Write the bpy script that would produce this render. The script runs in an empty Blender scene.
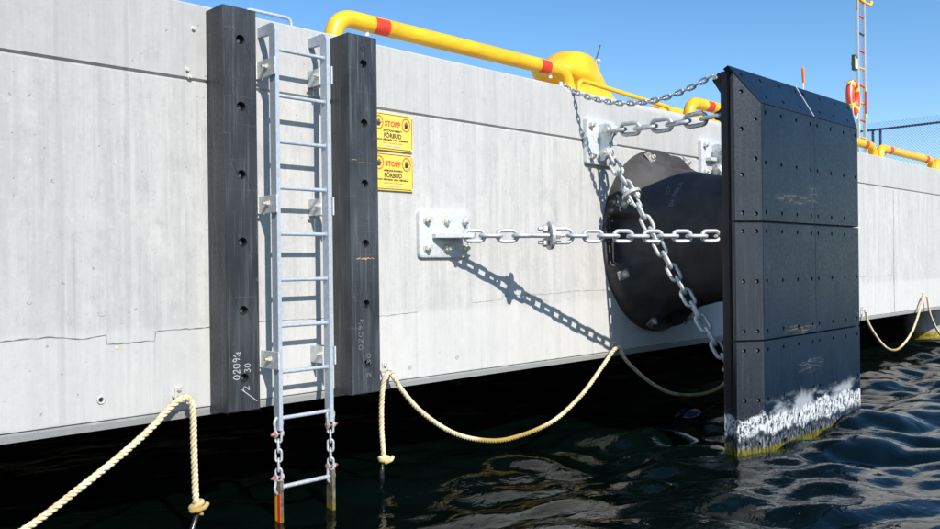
import bpy, bmesh, math, random
import numpy as np
from mathutils import Vector, Matrix
random.seed(7); rng = np.random.default_rng(11)
R_ = math.radians
scene = bpy.context.scene
COL = scene.collection

# ------------------------------------------------------------------ camera
PSI = math.atan2(840, 850); ROLL = 0.012
Rv = Vector((math.cos(PSI), -math.sin(PSI), 0)); Fv = Vector((math.sin(PSI), math.cos(PSI), 0)); Uv = Vector((0, 0, 1))
cx = (Rv - ROLL * Uv).normalized(); cy = (Uv + ROLL * Rv).normalized(); cz = -Fv
cam = bpy.data.cameras.new('camera'); cam.sensor_width = 36; cam.lens = 36 * 840 / 940
cam.clip_start = 0.05; cam.clip_end = 9000
co = bpy.data.objects.new('camera', cam); COL.objects.link(co)
co.matrix_world = Matrix(((cx.x, cy.x, cz.x, 0), (cx.y, cy.y, cz.y, -4.97), (cx.z, cy.z, cz.z, 1.65), (0, 0, 0, 1)))
scene.camera = co

# ------------------------------------------------------------------ light
SUN = Vector((-0.25, -1.0, 0.76)).normalized()          # towards the sun
world = bpy.data.worlds.new('World'); scene.world = world; world.use_nodes = True
wn = world.node_tree.nodes; wl = world.node_tree.links
sky = wn.new('ShaderNodeTexSky'); sky.sky_type = 'NISHITA'; sky.sun_disc = False
sky.sun_elevation = math.asin(SUN.z); sky.sun_rotation = math.atan2(SUN.x, SUN.y) % (2 * math.pi)
sky.altitude = 0; sky.air_density = 1.0; sky.dust_density = 0.15; sky.ozone_density = 3.0
hs = wn.new('ShaderNodeHueSaturation'); hs.inputs['Saturation'].default_value = 1.22
wl.new(sky.outputs[0], hs.inputs['Color']); wl.new(hs.outputs[0], wn['Background'].inputs[0]); wn['Background'].inputs[1].default_value = 0.14
sl = bpy.data.lights.new('sun', 'SUN'); sl.energy = 5.0; sl.angle = R_(0.5); sl.color = (1.0, 0.955, 0.89)
so = bpy.data.objects.new('sun', sl); COL.objects.link(so); so.rotation_euler = SUN.to_track_quat('Z', 'Y').to_euler(); so.location = (-5, -20, 15)
vs = scene.view_settings; vs.view_transform = 'Standard'; vs.look = 'None'; vs.exposure = 0.3; vs.gamma = 1; vs.use_curve_mapping = False

# ------------------------------------------------------------------ materials
def mat(name, col, rough=0.5, metal=0.0, spec=0.5, noise=None, bump=None, col2=None):
    """noise=(scale or xyz, amount, detail): mottles the colour towards col2; bump=(scale, strength, distance)."""
    m = bpy.data.materials.new(name); m.use_nodes = True
    n = m.node_tree.nodes; l = m.node_tree.links; b = n['Principled BSDF']
    b.inputs['Base Color'].default_value = (*col, 1); b.inputs['Roughness'].default_value = rough
    b.inputs['Metallic'].default_value = metal; b.inputs['Specular IOR Level'].default_value = spec
    if noise or bump:
        tc = n.new('ShaderNodeNewGeometry')
    def nz(sc, det):
        mp = n.new('ShaderNodeMapping'); t = n.new('ShaderNodeTexNoise')
        sc = (sc, sc, sc) if not isinstance(sc, tuple) else sc
        mp.inputs['Scale'].default_value = sc; t.inputs['Scale'].default_value = 1.0; t.inputs['Detail'].default_value = det
        l.new(tc.outputs['Position'], mp.inputs[0]); l.new(mp.outputs[0], t.inputs[0]); return t
    if noise:
        t = nz(noise[0], noise[2] if len(noise) > 2 else 4)
        r = n.new('ShaderNodeValToRGB'); a = noise[1]
        c2 = col2 or tuple(min(1, c * (1 + a)) for c in col); c1 = tuple(c * (1 - a) for c in col)
        r.color_ramp.elements[0].position = 0.36; r.color_ramp.elements[1].position = 0.66
        r.color_ramp.elements[0].color = (*c1, 1); r.color_ramp.elements[1].color = (*c2, 1)
        l.new(t.outputs[0], r.inputs[0]); l.new(r.outputs[0], b.inputs['Base Color'])
        rr = n.new('ShaderNodeMapRange'); rr.inputs['To Min'].default_value = max(0.02, rough - 0.1); rr.inputs['To Max'].default_value = min(1, rough + 0.12)
        l.new(t.outputs[0], rr.inputs[0]); l.new(rr.outputs[0], b.inputs['Roughness'])
    if bump:
        t = nz(bump[0], 5); bp = n.new('ShaderNodeBump'); bp.inputs['Strength'].default_value = bump[1]; bp.inputs['Distance'].default_value = bump[2]
        l.new(t.outputs[0], bp.inputs['Height']); l.new(bp.outputs[0], b.inputs['Normal'])
    return m

class NB:      # tiny node helper for the bigger materials
    def __init__(s, name):
        s.m = bpy.data.materials.new(name); s.m.use_nodes = True; s.t = s.m.node_tree; s.b = s.t.nodes['Principled BSDF']
        s.pos = s.t.nodes.new('ShaderNodeNewGeometry').outputs['Position']
        s.sep = s.t.nodes.new('ShaderNodeSeparateXYZ'); s.t.links.new(s.pos, s.sep.inputs[0])
    def link(s, a, b): s.t.links.new(a, b)
    def noise(s, sc, det=4, rough=0.55, vec=None, dist=0.0):
        sc = (sc, sc, sc) if not isinstance(sc, tuple) else sc
        mp = s.t.nodes.new('ShaderNodeMapping'); mp.inputs['Scale'].default_value = sc
        s.link(vec or s.pos, mp.inputs[0]); n = s.t.nodes.new('ShaderNodeTexNoise')
        n.inputs['Scale'].default_value = 1; n.inputs['Detail'].default_value = det; n.inputs['Roughness'].default_value = rough; n.inputs['Distortion'].default_value = dist
        s.link(mp.outputs[0], n.inputs[0]); return n.outputs[0]
    def ramp(s, v, a, b, c0=0.0, c1=1.0):
        r = s.t.nodes.new('ShaderNodeMapRange'); r.interpolation_type = 'SMOOTHSTEP'
        r.inputs['From Min'].default_value = a; r.inputs['From Max'].default_value = b; r.inputs['To Min'].default_value = c0; r.inputs['To Max'].default_value = c1
        s.link(v, r.inputs[0]); return r.outputs[0]
    def math(s, op, a, b=None):
        n = s.t.nodes.new('ShaderNodeMath'); n.operation = op
        for i, v in enumerate((a, b)):
            if v is None: continue
            if isinstance(v, (int, float)): n.inputs[i].default_value = v
            else: s.link(v, n.inputs[i])
        return n.outputs[0]
    def mix(s, f, a, b):
        n = s.t.nodes.new('ShaderNodeMix'); n.data_type = 'RGBA'
        if isinstance(f, (int, float)): n.inputs[0].default_value = f
        else: s.link(f, n.inputs[0])
        for i, v in ((6, a), (7, b)):
            if isinstance(v, tuple): n.inputs[i].default_value = (*v, 1)
            else: s.link(v, n.inputs[i])
        return n.outputs[2]
    def bump(s, h, strength, dist, prev=None):
        n = s.t.nodes.new('ShaderNodeBump'); n.inputs['Strength'].default_value = strength; n.inputs['Distance'].default_value = dist
        s.link(h, n.inputs['Height'])
        if prev is not None: s.link(prev, n.inputs['Normal'])
        return n.outputs[0]

def concrete():
    k = NB('concrete'); z = k.sep.outputs['Z']
    streak = k.noise((9.0, 9.0, 0.45), 6, 0.65); fine = k.noise((42.0, 42.0, 1.6), 4, 0.6)
    mott = k.noise((2.6, 2.6, 1.9), 6, 0.65); grain = k.noise(60, 3); board = k.noise((1.1, 1.1, 0.12), 2); cloud = k.noise((0.7, 0.7, 0.6), 3)
    c = k.mix(k.ramp(streak, 0.30, 0.70), (0.42, 0.422, 0.415), (0.53, 0.525, 0.505))
    c = k.mix(k.ramp(fine, 0.45, 0.72, 0, 0.55), c, (0.57, 0.565, 0.545))
    c = k.mix(k.ramp(fine, 0.42, 0.28, 0, 0.50), c, (0.37, 0.373, 0.37))
    c = k.mix(k.ramp(mott, 0.52, 0.72, 0, 0.55), c, (0.60, 0.59, 0.565))
    c = k.mix(k.ramp(mott, 0.47, 0.28, 0, 0.55), c, (0.36, 0.365, 0.365))
    c = k.mix(k.ramp(board, 0.45, 0.65, 0.0, 0.22), c, (0.40, 0.405, 0.405))
    c = k.mix(k.ramp(cloud, 0.50, 0.70, 0.0, 0.35), c, (0.43, 0.435, 0.44))
    m2 = k.noise((13.0, 13.0, 9.0), 6, 0.7); c = k.mix(k.ramp(m2, 0.50, 0.70, 0, 0.42), c, (0.33, 0.335, 0.335)); c = k.mix(k.ramp(m2, 0.46, 0.30, 0, 0.40), c, (0.62, 0.615, 0.60))
    m3 = k.noise((45.0, 45.0, 30.0), 4, 0.65); c = k.mix(k.ramp(m3, 0.55, 0.72, 0, 0.35), c, (0.32, 0.32, 0.315)); c = k.mix(k.ramp(m3, 0.44, 0.30, 0, 0.35), c, (0.62, 0.62, 0.60))
    # paler band cast below the pour line, greyer band just above it, greyer head of the wall
    below = k.ramp(k.math('ADD', z, k.math('MULTIPLY', k.noise((1.5, 1.5, 1.5), 3), 0.06)), 1.35, 1.29)
    c = k.mix(k.math('MULTIPLY', below, 0.4), c, (0.60, 0.595, 0.575))
    head = k.ramp(z, 2.82, 2.84)
    c = k.mix(k.math('MULTIPLY', head, 0.35), c, (0.40, 0.405, 0.405))
    # run-off streaks
    run = k.noise((11.0, 1.0, 0.16), 3, 0.5); c = k.mix(k.math('MULTIPLY', k.ramp(run, 0.60, 0.74), 0.32), c, (0.27, 0.275, 0.28))
    run2 = k.noise((26.0, 1.0, 0.5), 2, 0.5); c = k.mix(k.math('MULTIPLY', k.ramp(run2, 0.66, 0.74), 0.28), c, (0.27, 0.27, 0.265))
    # stained rim at the foot
    foot = k.math('ADD', z, k.math('MULTIPLY', k.noise(9, 4), 0.06)); c = k.mix(k.ramp(foot, 0.815, 0.785, 0, 0.8), c, (0.27, 0.28, 0.28))
    pit = k.noise(24, 2, 0.5); c = k.mix(k.ramp(pit, 0.71, 0.77, 0, 0.42), c, (0.17, 0.17, 0.165))
    tone = k.mix(k.ramp(k.math('ADD', k.sep.outputs['X'], k.math('MULTIPLY', k.noise(1.2, 3), 1.5)), 2.6, 4.4), (0.83, 0.825, 0.815), (0.955, 0.945, 0.93))
    tn = k.t.nodes.new('ShaderNodeMix'); tn.data_type = 'RGBA'; tn.blend_type = 'MULTIPLY'; tn.inputs[0].default_value = 1.0; k.link(c, tn.inputs[6]); k.link(tone, tn.inputs[7]); c = tn.outputs[2]
    k.link(c, k.b.inputs['Base Color']); k.b.inputs['Roughness'].default_value = 0.88; k.b.inputs['Specular IOR Level'].default_value = 0.25
    h = k.math('ADD', k.math('MULTIPLY', grain, 0.4), k.math('MULTIPLY', fine, 0.7)); h = k.math('SUBTRACT', h, k.math('MULTIPLY', k.ramp(pit, 0.70, 0.76), 2.5))
    k.link(k.bump(h, 0.42, 0.005), k.b.inputs['Normal']); return k.m

def plastic(name, base, lift, scr, rough, marine, spec=0.5):
    k = NB(name); z = k.sep.outputs['Z']
    big = k.noise(1.7, 4); fine = k.noise(45, 3); s = k.noise((3.0, 3.0, 70.0), 3, 0.5, dist=0.4); s2 = k.noise((60.0, 60.0, 2.0), 3)
    c = k.mix(k.ramp(big, 0.35, 0.7), base, lift)
    c = k.mix(k.ramp(s, 0.62, 0.80, 0, 0.30), c, scr); c = k.mix(k.ramp(s2, 0.50, 0.74, 0, 0.5), c, scr)
    sx_ = k.noise((9.0, 9.0, 1.3), 5, 0.65)
    if not marine: c = k.mix(k.ramp(sx_, 0.46, 0.70, 0, 0.55), c, tuple(x * 0.62 for x in scr)); c = k.mix(k.ramp(k.noise(17, 5, 0.7), 0.60, 0.74, 0, 0.5), c, scr)
    scuff = k.math('MULTIPLY', k.ramp(k.noise((2.4, 2.4, 9.0), 4, 0.65, dist=0.6), 0.66, 0.72), k.ramp(k.noise(0.9, 1), 0.5, 0.6))
    if marine:
        for (px_, pz_, rx_, rz_) in ((7.30, 2.20, .34, .05), (7.72, 2.24, .10, .10), (7.45, 1.03, .36, .05), (7.62, .70, .28, .07), (8.72, 1.07, .07, .08)):
            dx_ = k.math('DIVIDE', k.math('SUBTRACT', k.sep.outputs['X'], px_), rx_); dz_ = k.math('DIVIDE', k.math('SUBTRACT', z, pz_), rz_)
            d_ = k.math('ADD', k.math('MULTIPLY', dx_, dx_), k.math('MULTIPLY', dz_, dz_)); w_ = k.math('MULTIPLY', k.ramp(d_, 1.6, 0.1), k.ramp(k.noise((7.0, 7.0, 60.0), 6, 0.75, dist=1.2), 0.50, 0.66))
            c = k.mix(k.math('MULTIPLY', w_, 0.55), c, (0.24, 0.20, 0.15) if rz_ < .06 else (0.20, 0.22, 0.24))
        c = k.mix(k.math('MULTIPLY', scuff, 0.12), c, (0.30, 0.25, 0.19))
    r = k.ramp(fine, 0.3, 0.7, rough - 0.06, rough + 0.10)
    if marine:
        w = k.noise((5.0, 5.0, 5.0), 4, 0.6); wz = k.math('ADD', z, k.math('MULTIPLY', k.math('SUBTRACT', w, 0.5), 0.22))
        sp = k.noise((20.0, 20.0, 26.0), 6, 0.75, dist=0.8); sp2 = k.noise((60, 60, 16.0), 4, 0.65)
        band = k.math('MULTIPLY', k.ramp(wz, 0.15, 0.20), k.ramp(wz, 0.36, 0.33))
        c = k.mix(k.math('MULTIPLY', band, k.ramp(k.math('ADD', k.math('MULTIPLY', sp, 0.5), k.math('MULTIPLY', sp2, 0.5)), 0.43, 0.55)), c, (0.56, 0.59, 0.60))
        haze = k.math('MULTIPLY', k.math('MULTIPLY', k.ramp(wz, 0.30, 0.36), k.ramp(wz, 0.50, 0.40)), k.ramp(k.noise((1.6, 1.6, 5.0), 4, 0.6), 0.47, 0.62))
        c = k.mix(k.math('MULTIPLY', haze, 0.55), c, (0.50, 0.54, 0.57))
        low = k.math('MULTIPLY', k.ramp(wz, 0.17, 0.12), k.ramp(sp2, 0.48, 0.62)); c = k.mix(k.math('MULTIPLY', low, 0.5), c, (0.36, 0.38, 0.38))
        az = k.math('ADD', z, k.math('MULTIPLY', k.math('SUBTRACT', sp, 0.5), 0.14)); alg = k.ramp(az, 0.095, 0.065); c = k.mix(alg, c, k.mix(k.ramp(sp2, 0.40, 0.62), (0.030, 0.032, 0.006), (0.17, 0.15, 0.010)))
        r = k.math('ADD', r, k.math('MULTIPLY', band, 0.3))
    k.link(c, k.b.inputs['Base Color']); k.link(r, k.b.inputs['Roughness']); k.b.inputs['Specular IOR Level'].default_value = spec
    k.link(k.bump(k.math('ADD', fine, k.math('ADD', s, s2)), 0.14, 0.002), k.b.inputs['Normal']); return k.m

def rope_mat():
    k = NB('rope_fibre'); z = k.sep.outputs['Z']
    c = k.mix(k.ramp(k.noise(30, 4), 0.35, 0.65), (0.52, 0.42, 0.25), (0.72, 0.63, 0.44))
    c = k.mix(k.ramp(k.math('ADD', z, k.math('MULTIPLY', k.noise(5, 3), 0.12)), 0.31, 0.24), c, (0.36, 0.25, 0.075))
    k.link(c, k.b.inputs['Base Color']); k.b.inputs['Roughness'].default_value = 0.85; k.b.inputs['Specular IOR Level'].default_value = 0.2
    k.link(k.bump(k.noise(260, 2), 0.5, 0.002), k.b.inputs['Normal']); return k.m

def water_mat():
    k = NB('sea_water')
    k.b.inputs['Base Color'].default_value = (0.0006, 0.0027, 0.0021, 1); k.b.inputs['Roughness'].default_value = 0.02
    k.b.inputs['IOR'].default_value = 1.333; k.b.inputs['Specular IOR Level'].default_value = 0.5
    a = k.noise((6.0, 8.0, 6.0), 4, 0.5, dist=0.5); b = k.noise((24.0, 30.0, 24.0), 3, 0.5, dist=0.3)
    n1 = k.bump(a, 0.22, 0.045); n2 = k.bump(b, 0.05, 0.010, n1)
    k.link(n2, k.b.inputs['Normal']); return k.m

def algae_metal():
    k = NB('submerged_metal'); z = k.sep.outputs['Z']
    c = k.mix(k.ramp(k.noise(18, 4), 0.35, 0.65), (0.055, 0.045, 0.025), (0.15, 0.135, 0.085))
    c = k.mix(k.ramp(k.math('ADD', z, k.math('MULTIPLY', k.noise(25, 3), 0.06)), 0.09, 0.05), c, (0.13, 0.10, 0.012))
    k.link(c, k.b.inputs['Base Color']); k.b.inputs['Roughness'].default_value = 0.7; return k.m

def galv(name, a, b, rough=0.45, metal=0.55):
    k = NB(name)
    c = k.mix(k.ramp(k.noise(38, 4, 0.65), 0.35, 0.66), a, b); c = k.mix(k.ramp(k.noise(6, 3), 0.58, 0.75, 0, 0.35), c, tuple(x * 0.75 for x in a))
    k.link(c, k.b.inputs['Base Color']); k.b.inputs['Metallic'].default_value = metal
    k.link(k.ramp(k.noise(50, 3), 0.3, 0.7, rough - 0.08, rough + 0.15), k.b.inputs['Roughness'])
    k.link(k.bump(k.noise(90, 3), 0.15, 0.002), k.b.inputs['Normal']); return k.m

M = dict(
    concrete=concrete(), water=water_mat(), rope=rope_mat(), submerged=algae_metal(),
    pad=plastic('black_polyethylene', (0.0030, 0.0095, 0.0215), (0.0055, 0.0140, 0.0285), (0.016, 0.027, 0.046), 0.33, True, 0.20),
    padside=plastic('side_reflection_polyethylene', (0.006, 0.0095, 0.0165), (0.012, 0.0175, 0.027), (0.034, 0.042, 0.054), 0.36, True),  # same plastic as the front pads; reflected light painted in as paler grey
    frame=plastic('black_coated_steel', (0.0055, 0.006, 0.008), (0.009, 0.010, 0.013), (0.022, 0.024, 0.028), 0.45, True),
    post=plastic('weathered_black_post', (0.011, 0.0125, 0.0150), (0.026, 0.028, 0.031), (0.10, 0.104, 0.110), 0.45, False),
    post2=plastic('greyed_black_post', (0.016, 0.019, 0.023), (0.042, 0.047, 0.054), (0.13, 0.138, 0.148), 0.42, False),
    rubber=mat('fender_rubber', (0.050, 0.047, 0.0455), 0.7, noise=(5, 0.35), bump=(70, 0.25, 0.004)),
    galv=galv('galvanised_steel', (0.37, 0.42, 0.475), (0.44, 0.49, 0.545), 0.5, 0.25),
    chain=galv('galvanised_chain', (0.42, 0.435, 0.44), (0.56, 0.57, 0.57), 0.45, 0.4),
    thin=galv('thin_chain_steel', (0.36, 0.38, 0.40), (0.52, 0.54, 0.55), 0.4, 0.6),
    zinc=galv('zinc_plate', (0.52, 0.55, 0.56), (0.66, 0.675, 0.665), 0.5, 0.3),
    bolt=galv('zinc_bolt', (0.55, 0.54, 0.50), (0.74, 0.71, 0.64), 0.42, 0.5),
    darkbolt=mat('dark_bolt', (0.10, 0.105, 0.11), 0.45, 0.6, noise=(60, 0.3)),
    yellow=mat('yellow_paint', (0.80, 0.42, 0.010), 0.32, noise=(4, 0.06), col2=(0.85, 0.49, 0.016), bump=(30, 0.06, 0.004)),
    red=mat('red_paint', (0.72, 0.045, 0.02), 0.4, noise=(20, 0.1)),
    pin=mat('red_pin', (0.40, 0.11, 0.075), 0.5, noise=(80, 0.25)),
    hole=mat('hole_dark', (0.006, 0.006, 0.007), 0.7),
    sign=mat('sign_yellow', (0.83, 0.575, 0.085), 0.35, noise=(6, 0.05)),
    signedge=mat('sign_border', (0.16, 0.10, 0.02), 0.5),
    signred=mat('sign_red', (0.86, 0.10, 0.035), 0.4), ink=mat('sign_ink', (0.03, 0.028, 0.04), 0.5),
    inkfaint=mat('sign_ink_faded', (0.33, 0.24, 0.06), 0.5), inkblue=mat('sign_ink_blue', (0.30, 0.33, 0.42), 0.5), field=mat('sign_field', (0.84, 0.62, 0.13), 0.4),
    rivet=mat('rivet_white', (0.82, 0.82, 0.80), 0.4), chalk=mat('chalk', (0.42, 0.43, 0.43), 0.9), chalkfaint=mat('chalk_faint', (0.20, 0.21, 0.225), 0.9),
    scrape=mat('scrape_wood', (0.40, 0.27, 0.11), 0.8, noise=(60, 0.4)),
    crack=mat('crack_shadow', (0.13, 0.13, 0.125), 0.95), patch=mat('cement_patch', (0.38, 0.375, 0.355), 0.9, noise=(50, 0.12), bump=(60, 0.2, 0.003)),
    alu=galv('aluminium', (0.60, 0.60, 0.60), (0.70, 0.70, 0.70), 0.35, 0.6),
    navy=mat('navy_paint', (0.012, 0.024, 0.065), 0.4), wire=mat('fence_wire', (0.16, 0.22, 0.34), 0.5, 0.3),
    buoy=mat('buoy_red', (0.82, 0.075, 0.03), 0.45, noise=(15, 0.08)), lime=mat('reflective_lime', (0.72, 0.80, 0.05), 0.4), white=mat('white_cord', (0.82, 0.82, 0.82), 0.6),
    weight=mat('wet_black_weight', (0.014, 0.013, 0.012), 0.25, noise=(40, 0.5)), box=mat('box_dark', (0.05, 0.06, 0.06), 0.4), orange=mat('orange_cloth', (0.80, 0.20, 0.02), 0.6),
    mast=mat('mast_steel', (0.62, 0.63, 0.64), 0.5, 0.3), washer=mat('weathered_washer', (0.26, 0.245, 0.225), 0.55, 0.3, noise=(40, 0.25)), lettering=mat('mould_lettering', (0.20, 0.225, 0.25), 0.6),
)

# ------------------------------------------------------------------ builders
WM = {}
def thing(name, label, cat, loc=(0, 0, 0), group=None):
    o = bpy.data.objects.new(name, None); COL.objects.link(o); o.location = loc; o.empty_display_size = 0.1
    WM[o.name] = Matrix.Translation(loc); tag(o, label, cat, group); return o
def tag(o, label=None, cat=None, group=None, kind=None):
    if label: o['label'] = label
    if cat: o['category'] = cat
    if group: o['group'] = group
    if kind: o['kind'] = kind
    return o
def place(o, parent, W):
    COL.objects.link(o); WM[o.name] = W
    if parent is not None: o.parent = parent; o.matrix_local = WM[parent.name].inverted() @ W
    else: o.matrix_world = W
    return o
def put(name, mesh, m, parent=None, W=None):
    """link shared mesh data at world matrix W"""
    if m is not None and not mesh.materials: mesh.materials.append(m)
    return place(bpy.data.objects.new(name, mesh), parent, W or Matrix.Identity(4))
def mk(name, bm, m, parent=None, smooth=False, auto=None):
    """world-space bmesh -> object whose origin lies at the foot of its own box"""
    me = bpy.data.meshes.new(name)
    bmesh.ops.recalc_face_normals(bm, faces=bm.faces)
    lo = [min(v.co[i] for v in bm.verts) for i in range(3)]; hi = [max(v.co[i] for v in bm.verts) for i in range(3)]
    o = Vector(((lo[0] + hi[0]) / 2, (lo[1] + hi[1]) / 2, lo[2]))
    bmesh.ops.translate(bm, vec=-o, verts=bm.verts); bm.to_mesh(me); bm.free()
    if smooth:
        for p in me.polygons: p.use_smooth = True
        if auto: me.set_sharp_from_angle(angle=R_(auto))
    return put(name, me, m, parent, Matrix.Translation(o))
def meshof(bm, name, smooth=False, auto=None):
    me = bpy.data.meshes.new(name); bmesh.ops.recalc_face_normals(bm, faces=bm.faces); bm.to_mesh(me); bm.free()
    if smooth:
        for p in me.polygons: p.use_smooth = True
        if auto: me.set_sharp_from_angle(angle=R_(auto))
    return me
def box(bm, lo, hi, bev=0.0):
    g = bmesh.ops.create_cube(bm, size=1.0)['verts']
    for v in g: v.co = Vector([lo[i] + (v.co[i] + 0.5) * (hi[i] - lo[i]) for i in range(3)])
    if bev:
        es = list({e for v in g for e in v.link_edges}); bmesh.ops.bevel(bm, geom=es, offset=bev, segments=2, affect='EDGES', profile=0.5)
def B(): return bmesh.new()
def bxo(name, lo, hi, m, parent=None, bev=0.004):
    bm = B(); box(bm, lo, hi, bev); return mk(name, bm, m, parent)
def frames(pts):
    pts = [Vector(p) for p in pts]; T = []
    for i in range(len(pts)):
        a = pts[max(0, i - 1)]; b = pts[min(len(pts) - 1, i + 1)]; T.append((b - a).normalized())
    up = Vector((0, 0, 1)) if abs(T[0].z) < 0.9 else Vector((0, 1, 0)); n = (up - up.dot(T[0]) * T[0]).normalized(); out = []
    for i, t in enumerate(T):
        n = (n - n.dot(t) * t).normalized(); out.append((pts[i], t, n, t.cross(n)))
    return out
def tube(bm, pts, r, seg=10, closed=False, cap=True):
    fr = frames(pts); rr = r if isinstance(r, (list, tuple)) else [r] * len(fr); rings = []
    for (p, t, n, b), q in zip(fr, rr):
        rings.append([bm.verts.new(p + q * (math.cos(2 * math.pi * k / seg) * n + math.sin(2 * math.pi * k / seg) * b)) for k in range(seg)])
    for i in range(len(rings) - 1 + (1 if closed else 0)):
        A = rings[i]; C = rings[(i + 1) % len(rings)]
        for k in range(seg): bm.faces.new((A[k], A[(k + 1) % seg], C[(k + 1) % seg], C[k]))
    if cap and not closed: bm.faces.new(rings[0][::-1]); bm.faces.new(rings[-1])
def tubeo(name, pts, r, m, parent=None, seg=10, closed=False):
    bm = B(); tube(bm, pts, r, seg, closed); return mk(name, bm, m, parent, True, 45)
def cyl(bm, a, b, r, seg=12): tube(bm, [a, b], r, seg)
def spline(pts, n=12):
    P = [Vector(p) for p in pts]; P = [2 * P[0] - P[1]] + P + [2 * P[-1] - P[-2]]; out = []
    for i in range(1, len(P) - 2):
        for k in range(n):
            t = k / n; a, b, c, d = P[i - 1:i + 3]
            out.append(0.5 * ((2 * b) + (c - a) * t + (2 * a - 5 * b + 4 * c - d) * t * t + (3 * b - a - 3 * c + d) * t ** 3))
    out.append(P[-2]); return out
def resample(pts, step):
    pts = [Vector(p) for p in pts]; L = [0]
    for a, b in zip(pts, pts[1:]): L.append(L[-1] + (b - a).length)
    n = max(2, int(round(L[-1] / step))); out = []; j = 0
    for i in range(n + 1):
        s = L[-1] * i / n
        while j < len(L) - 2 and L[j + 1] < s: j += 1
        f = (s - L[j]) / max(1e-9, L[j + 1] - L[j]); out.append(pts[j].lerp(pts[j + 1], min(1, f)))
    return out
def bend(corners, rad, n=8):
    """polyline with rounded corners"""
    c = [Vector(p) for p in corners]; out = [c[0]]
    for i in range(1, len(c) - 1):
        a = (c[i - 1] - c[i]).normalized(); b = (c[i + 1] - c[i]).normalized()
        for k in range(n + 1):
            t = k / n; p0 = c[i] + a * rad; p1 = c[i] + b * rad; out.append((1 - t) ** 2 * p0 + 2 * t * (1 - t) * (c[i].lerp((p0 + p1) / 2, 0.22)) + t * t * p1)
    out.append(c[-1]); return out
def basis(o, x, up):
    x = Vector(x).normalized(); up = Vector(up); y = up.cross(x).normalized(); z = x.cross(y)
    return Matrix(((x.x, y.x, z.x, o[0]), (x.y, y.y, z.y, o[1]), (x.z, y.z, z.z, o[2]), (0, 0, 0, 1)))
def roundplate(x0, x1, z0, z1, yf, yb, r, c=0.005):
    bm = B()
    def outl(i, y):
        out = []
        for cx_, cz_, a0 in ((x1 - r, z1 - r, 0), (x0 + r, z1 - r, 90), (x0 + r, z0 + r, 180), (x1 - r, z0 + r, 270)):
            for k in range(7): a = R_(a0 + 15 * k); out.append(bm.verts.new((cx_ + (r - i) * math.cos(a), y, cz_ + (r - i) * math.sin(a))))
        return out
    L = [outl(0, yb), outl(0, yf + c), outl(c * .35, yf + c * .3), outl(c, yf)]
    for A, C in zip(L, L[1:]):
        for k in range(len(A)): bm.faces.new((A[k], A[(k + 1) % len(A)], C[(k + 1) % len(A)], C[k]))
    bm.faces.new(L[0]); bm.faces.new(L[-1]); return bm
def hexbolt(name, r, h, shank=0.0, washer=0.0):
    """axis +Z, seat on z=0"""
    bm = B(); z = 0
    if washer: cyl(bm, (0, 0, 0), (0, 0, washer), r * 1.35, 16); z = washer
    vs_ = bmesh.ops.create_cone(bm, cap_ends=True, segments=6, radius1=r, radius2=r, depth=h)['verts']
    bmesh.ops.translate(bm, vec=(0, 0, z + h / 2), verts=vs_)
    vs_ = bmesh.ops.create_cone(bm, cap_ends=True, segments=6, radius1=r * 0.99, radius2=r * 0.8, depth=h * 0.15)['verts']
    bmesh.ops.translate(bm, vec=(0, 0, z + h * 1.075), verts=vs_)
    if shank: cyl(bm, (0, 0, z + h), (0, 0, z + h + shank), r * 0.58, 10)
    return meshof(bm, name)
def zto(n, o):
    """matrix with local Z along n at o"""
    n = Vector(n).normalized(); q = n.to_track_quat('Z', 'Y'); return Matrix.Translation(o) @ q.to_matrix().to_4x4()

# chains -----------------------------------------------------------
LINKS = {}
def link_mesh(L, Wd, d, m, seg=8):
    key = (L, Wd, d, m.name)
    if key not in LINKS:
        r = (Wd - d) / 2; h = (L - Wd) / 2; pts = []
        for k in range(9): a = -math.pi / 2 + math.pi * k / 8; pts.append(Vector((h + r * math.cos(a), r * math.sin(a), 0)))
        for k in range(9): a = math.pi / 2 + math.pi * k / 8; pts.append(Vector((-h + r * math.cos(a), r * math.sin(a), 0)))
        bm = B(); rings = []; n = len(pts)
        for i, p in enumerate(pts):
            t = (pts[(i + 1) % n] - pts[i - 1]).normalized(); nn = Vector((t.y, -t.x, 0))
            rings.append([bm.verts.new(p + d / 2 * (math.cos(2 * math.pi * k / seg) * nn + math.sin(2 * math.pi * k / seg) * Vector((0, 0, 1)))) for k in range(seg)])
        for i in range(n):
            for k in range(seg): bm.faces.new((rings[i][k], rings[i][(k + 1) % seg], rings[(i + 1) % n][(k + 1) % seg], rings[(i + 1) % n][k]))
        me = meshof(bm, 'chain_link', True); me.materials.append(m); LINKS[key] = me
    return LINKS[key]
def chain(root, pts, L, Wd, d, m, roll0=0.0, skip=(), jitter=0.06, up=(0, 0, 1)):
    """links along a polyline; returns the points and tangents used"""
    me = link_mesh(L, Wd, d, m); pitch = L - 2 * d; P = resample(pts, pitch); used = []
    for i in range(len(P) - 1):
        c = (P[i] + P[i + 1]) / 2; t = P[i + 1] - P[i]; used.append((c, t.normalized()))
        if i in skip: continue
        W = basis(c, t, up) @ Matrix.Rotation(roll0 + (i % 2) * math.pi / 2 + random.uniform(-jitter, jitter), 4, 'X')
        put('link', me, None, root, W)
    return used
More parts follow.
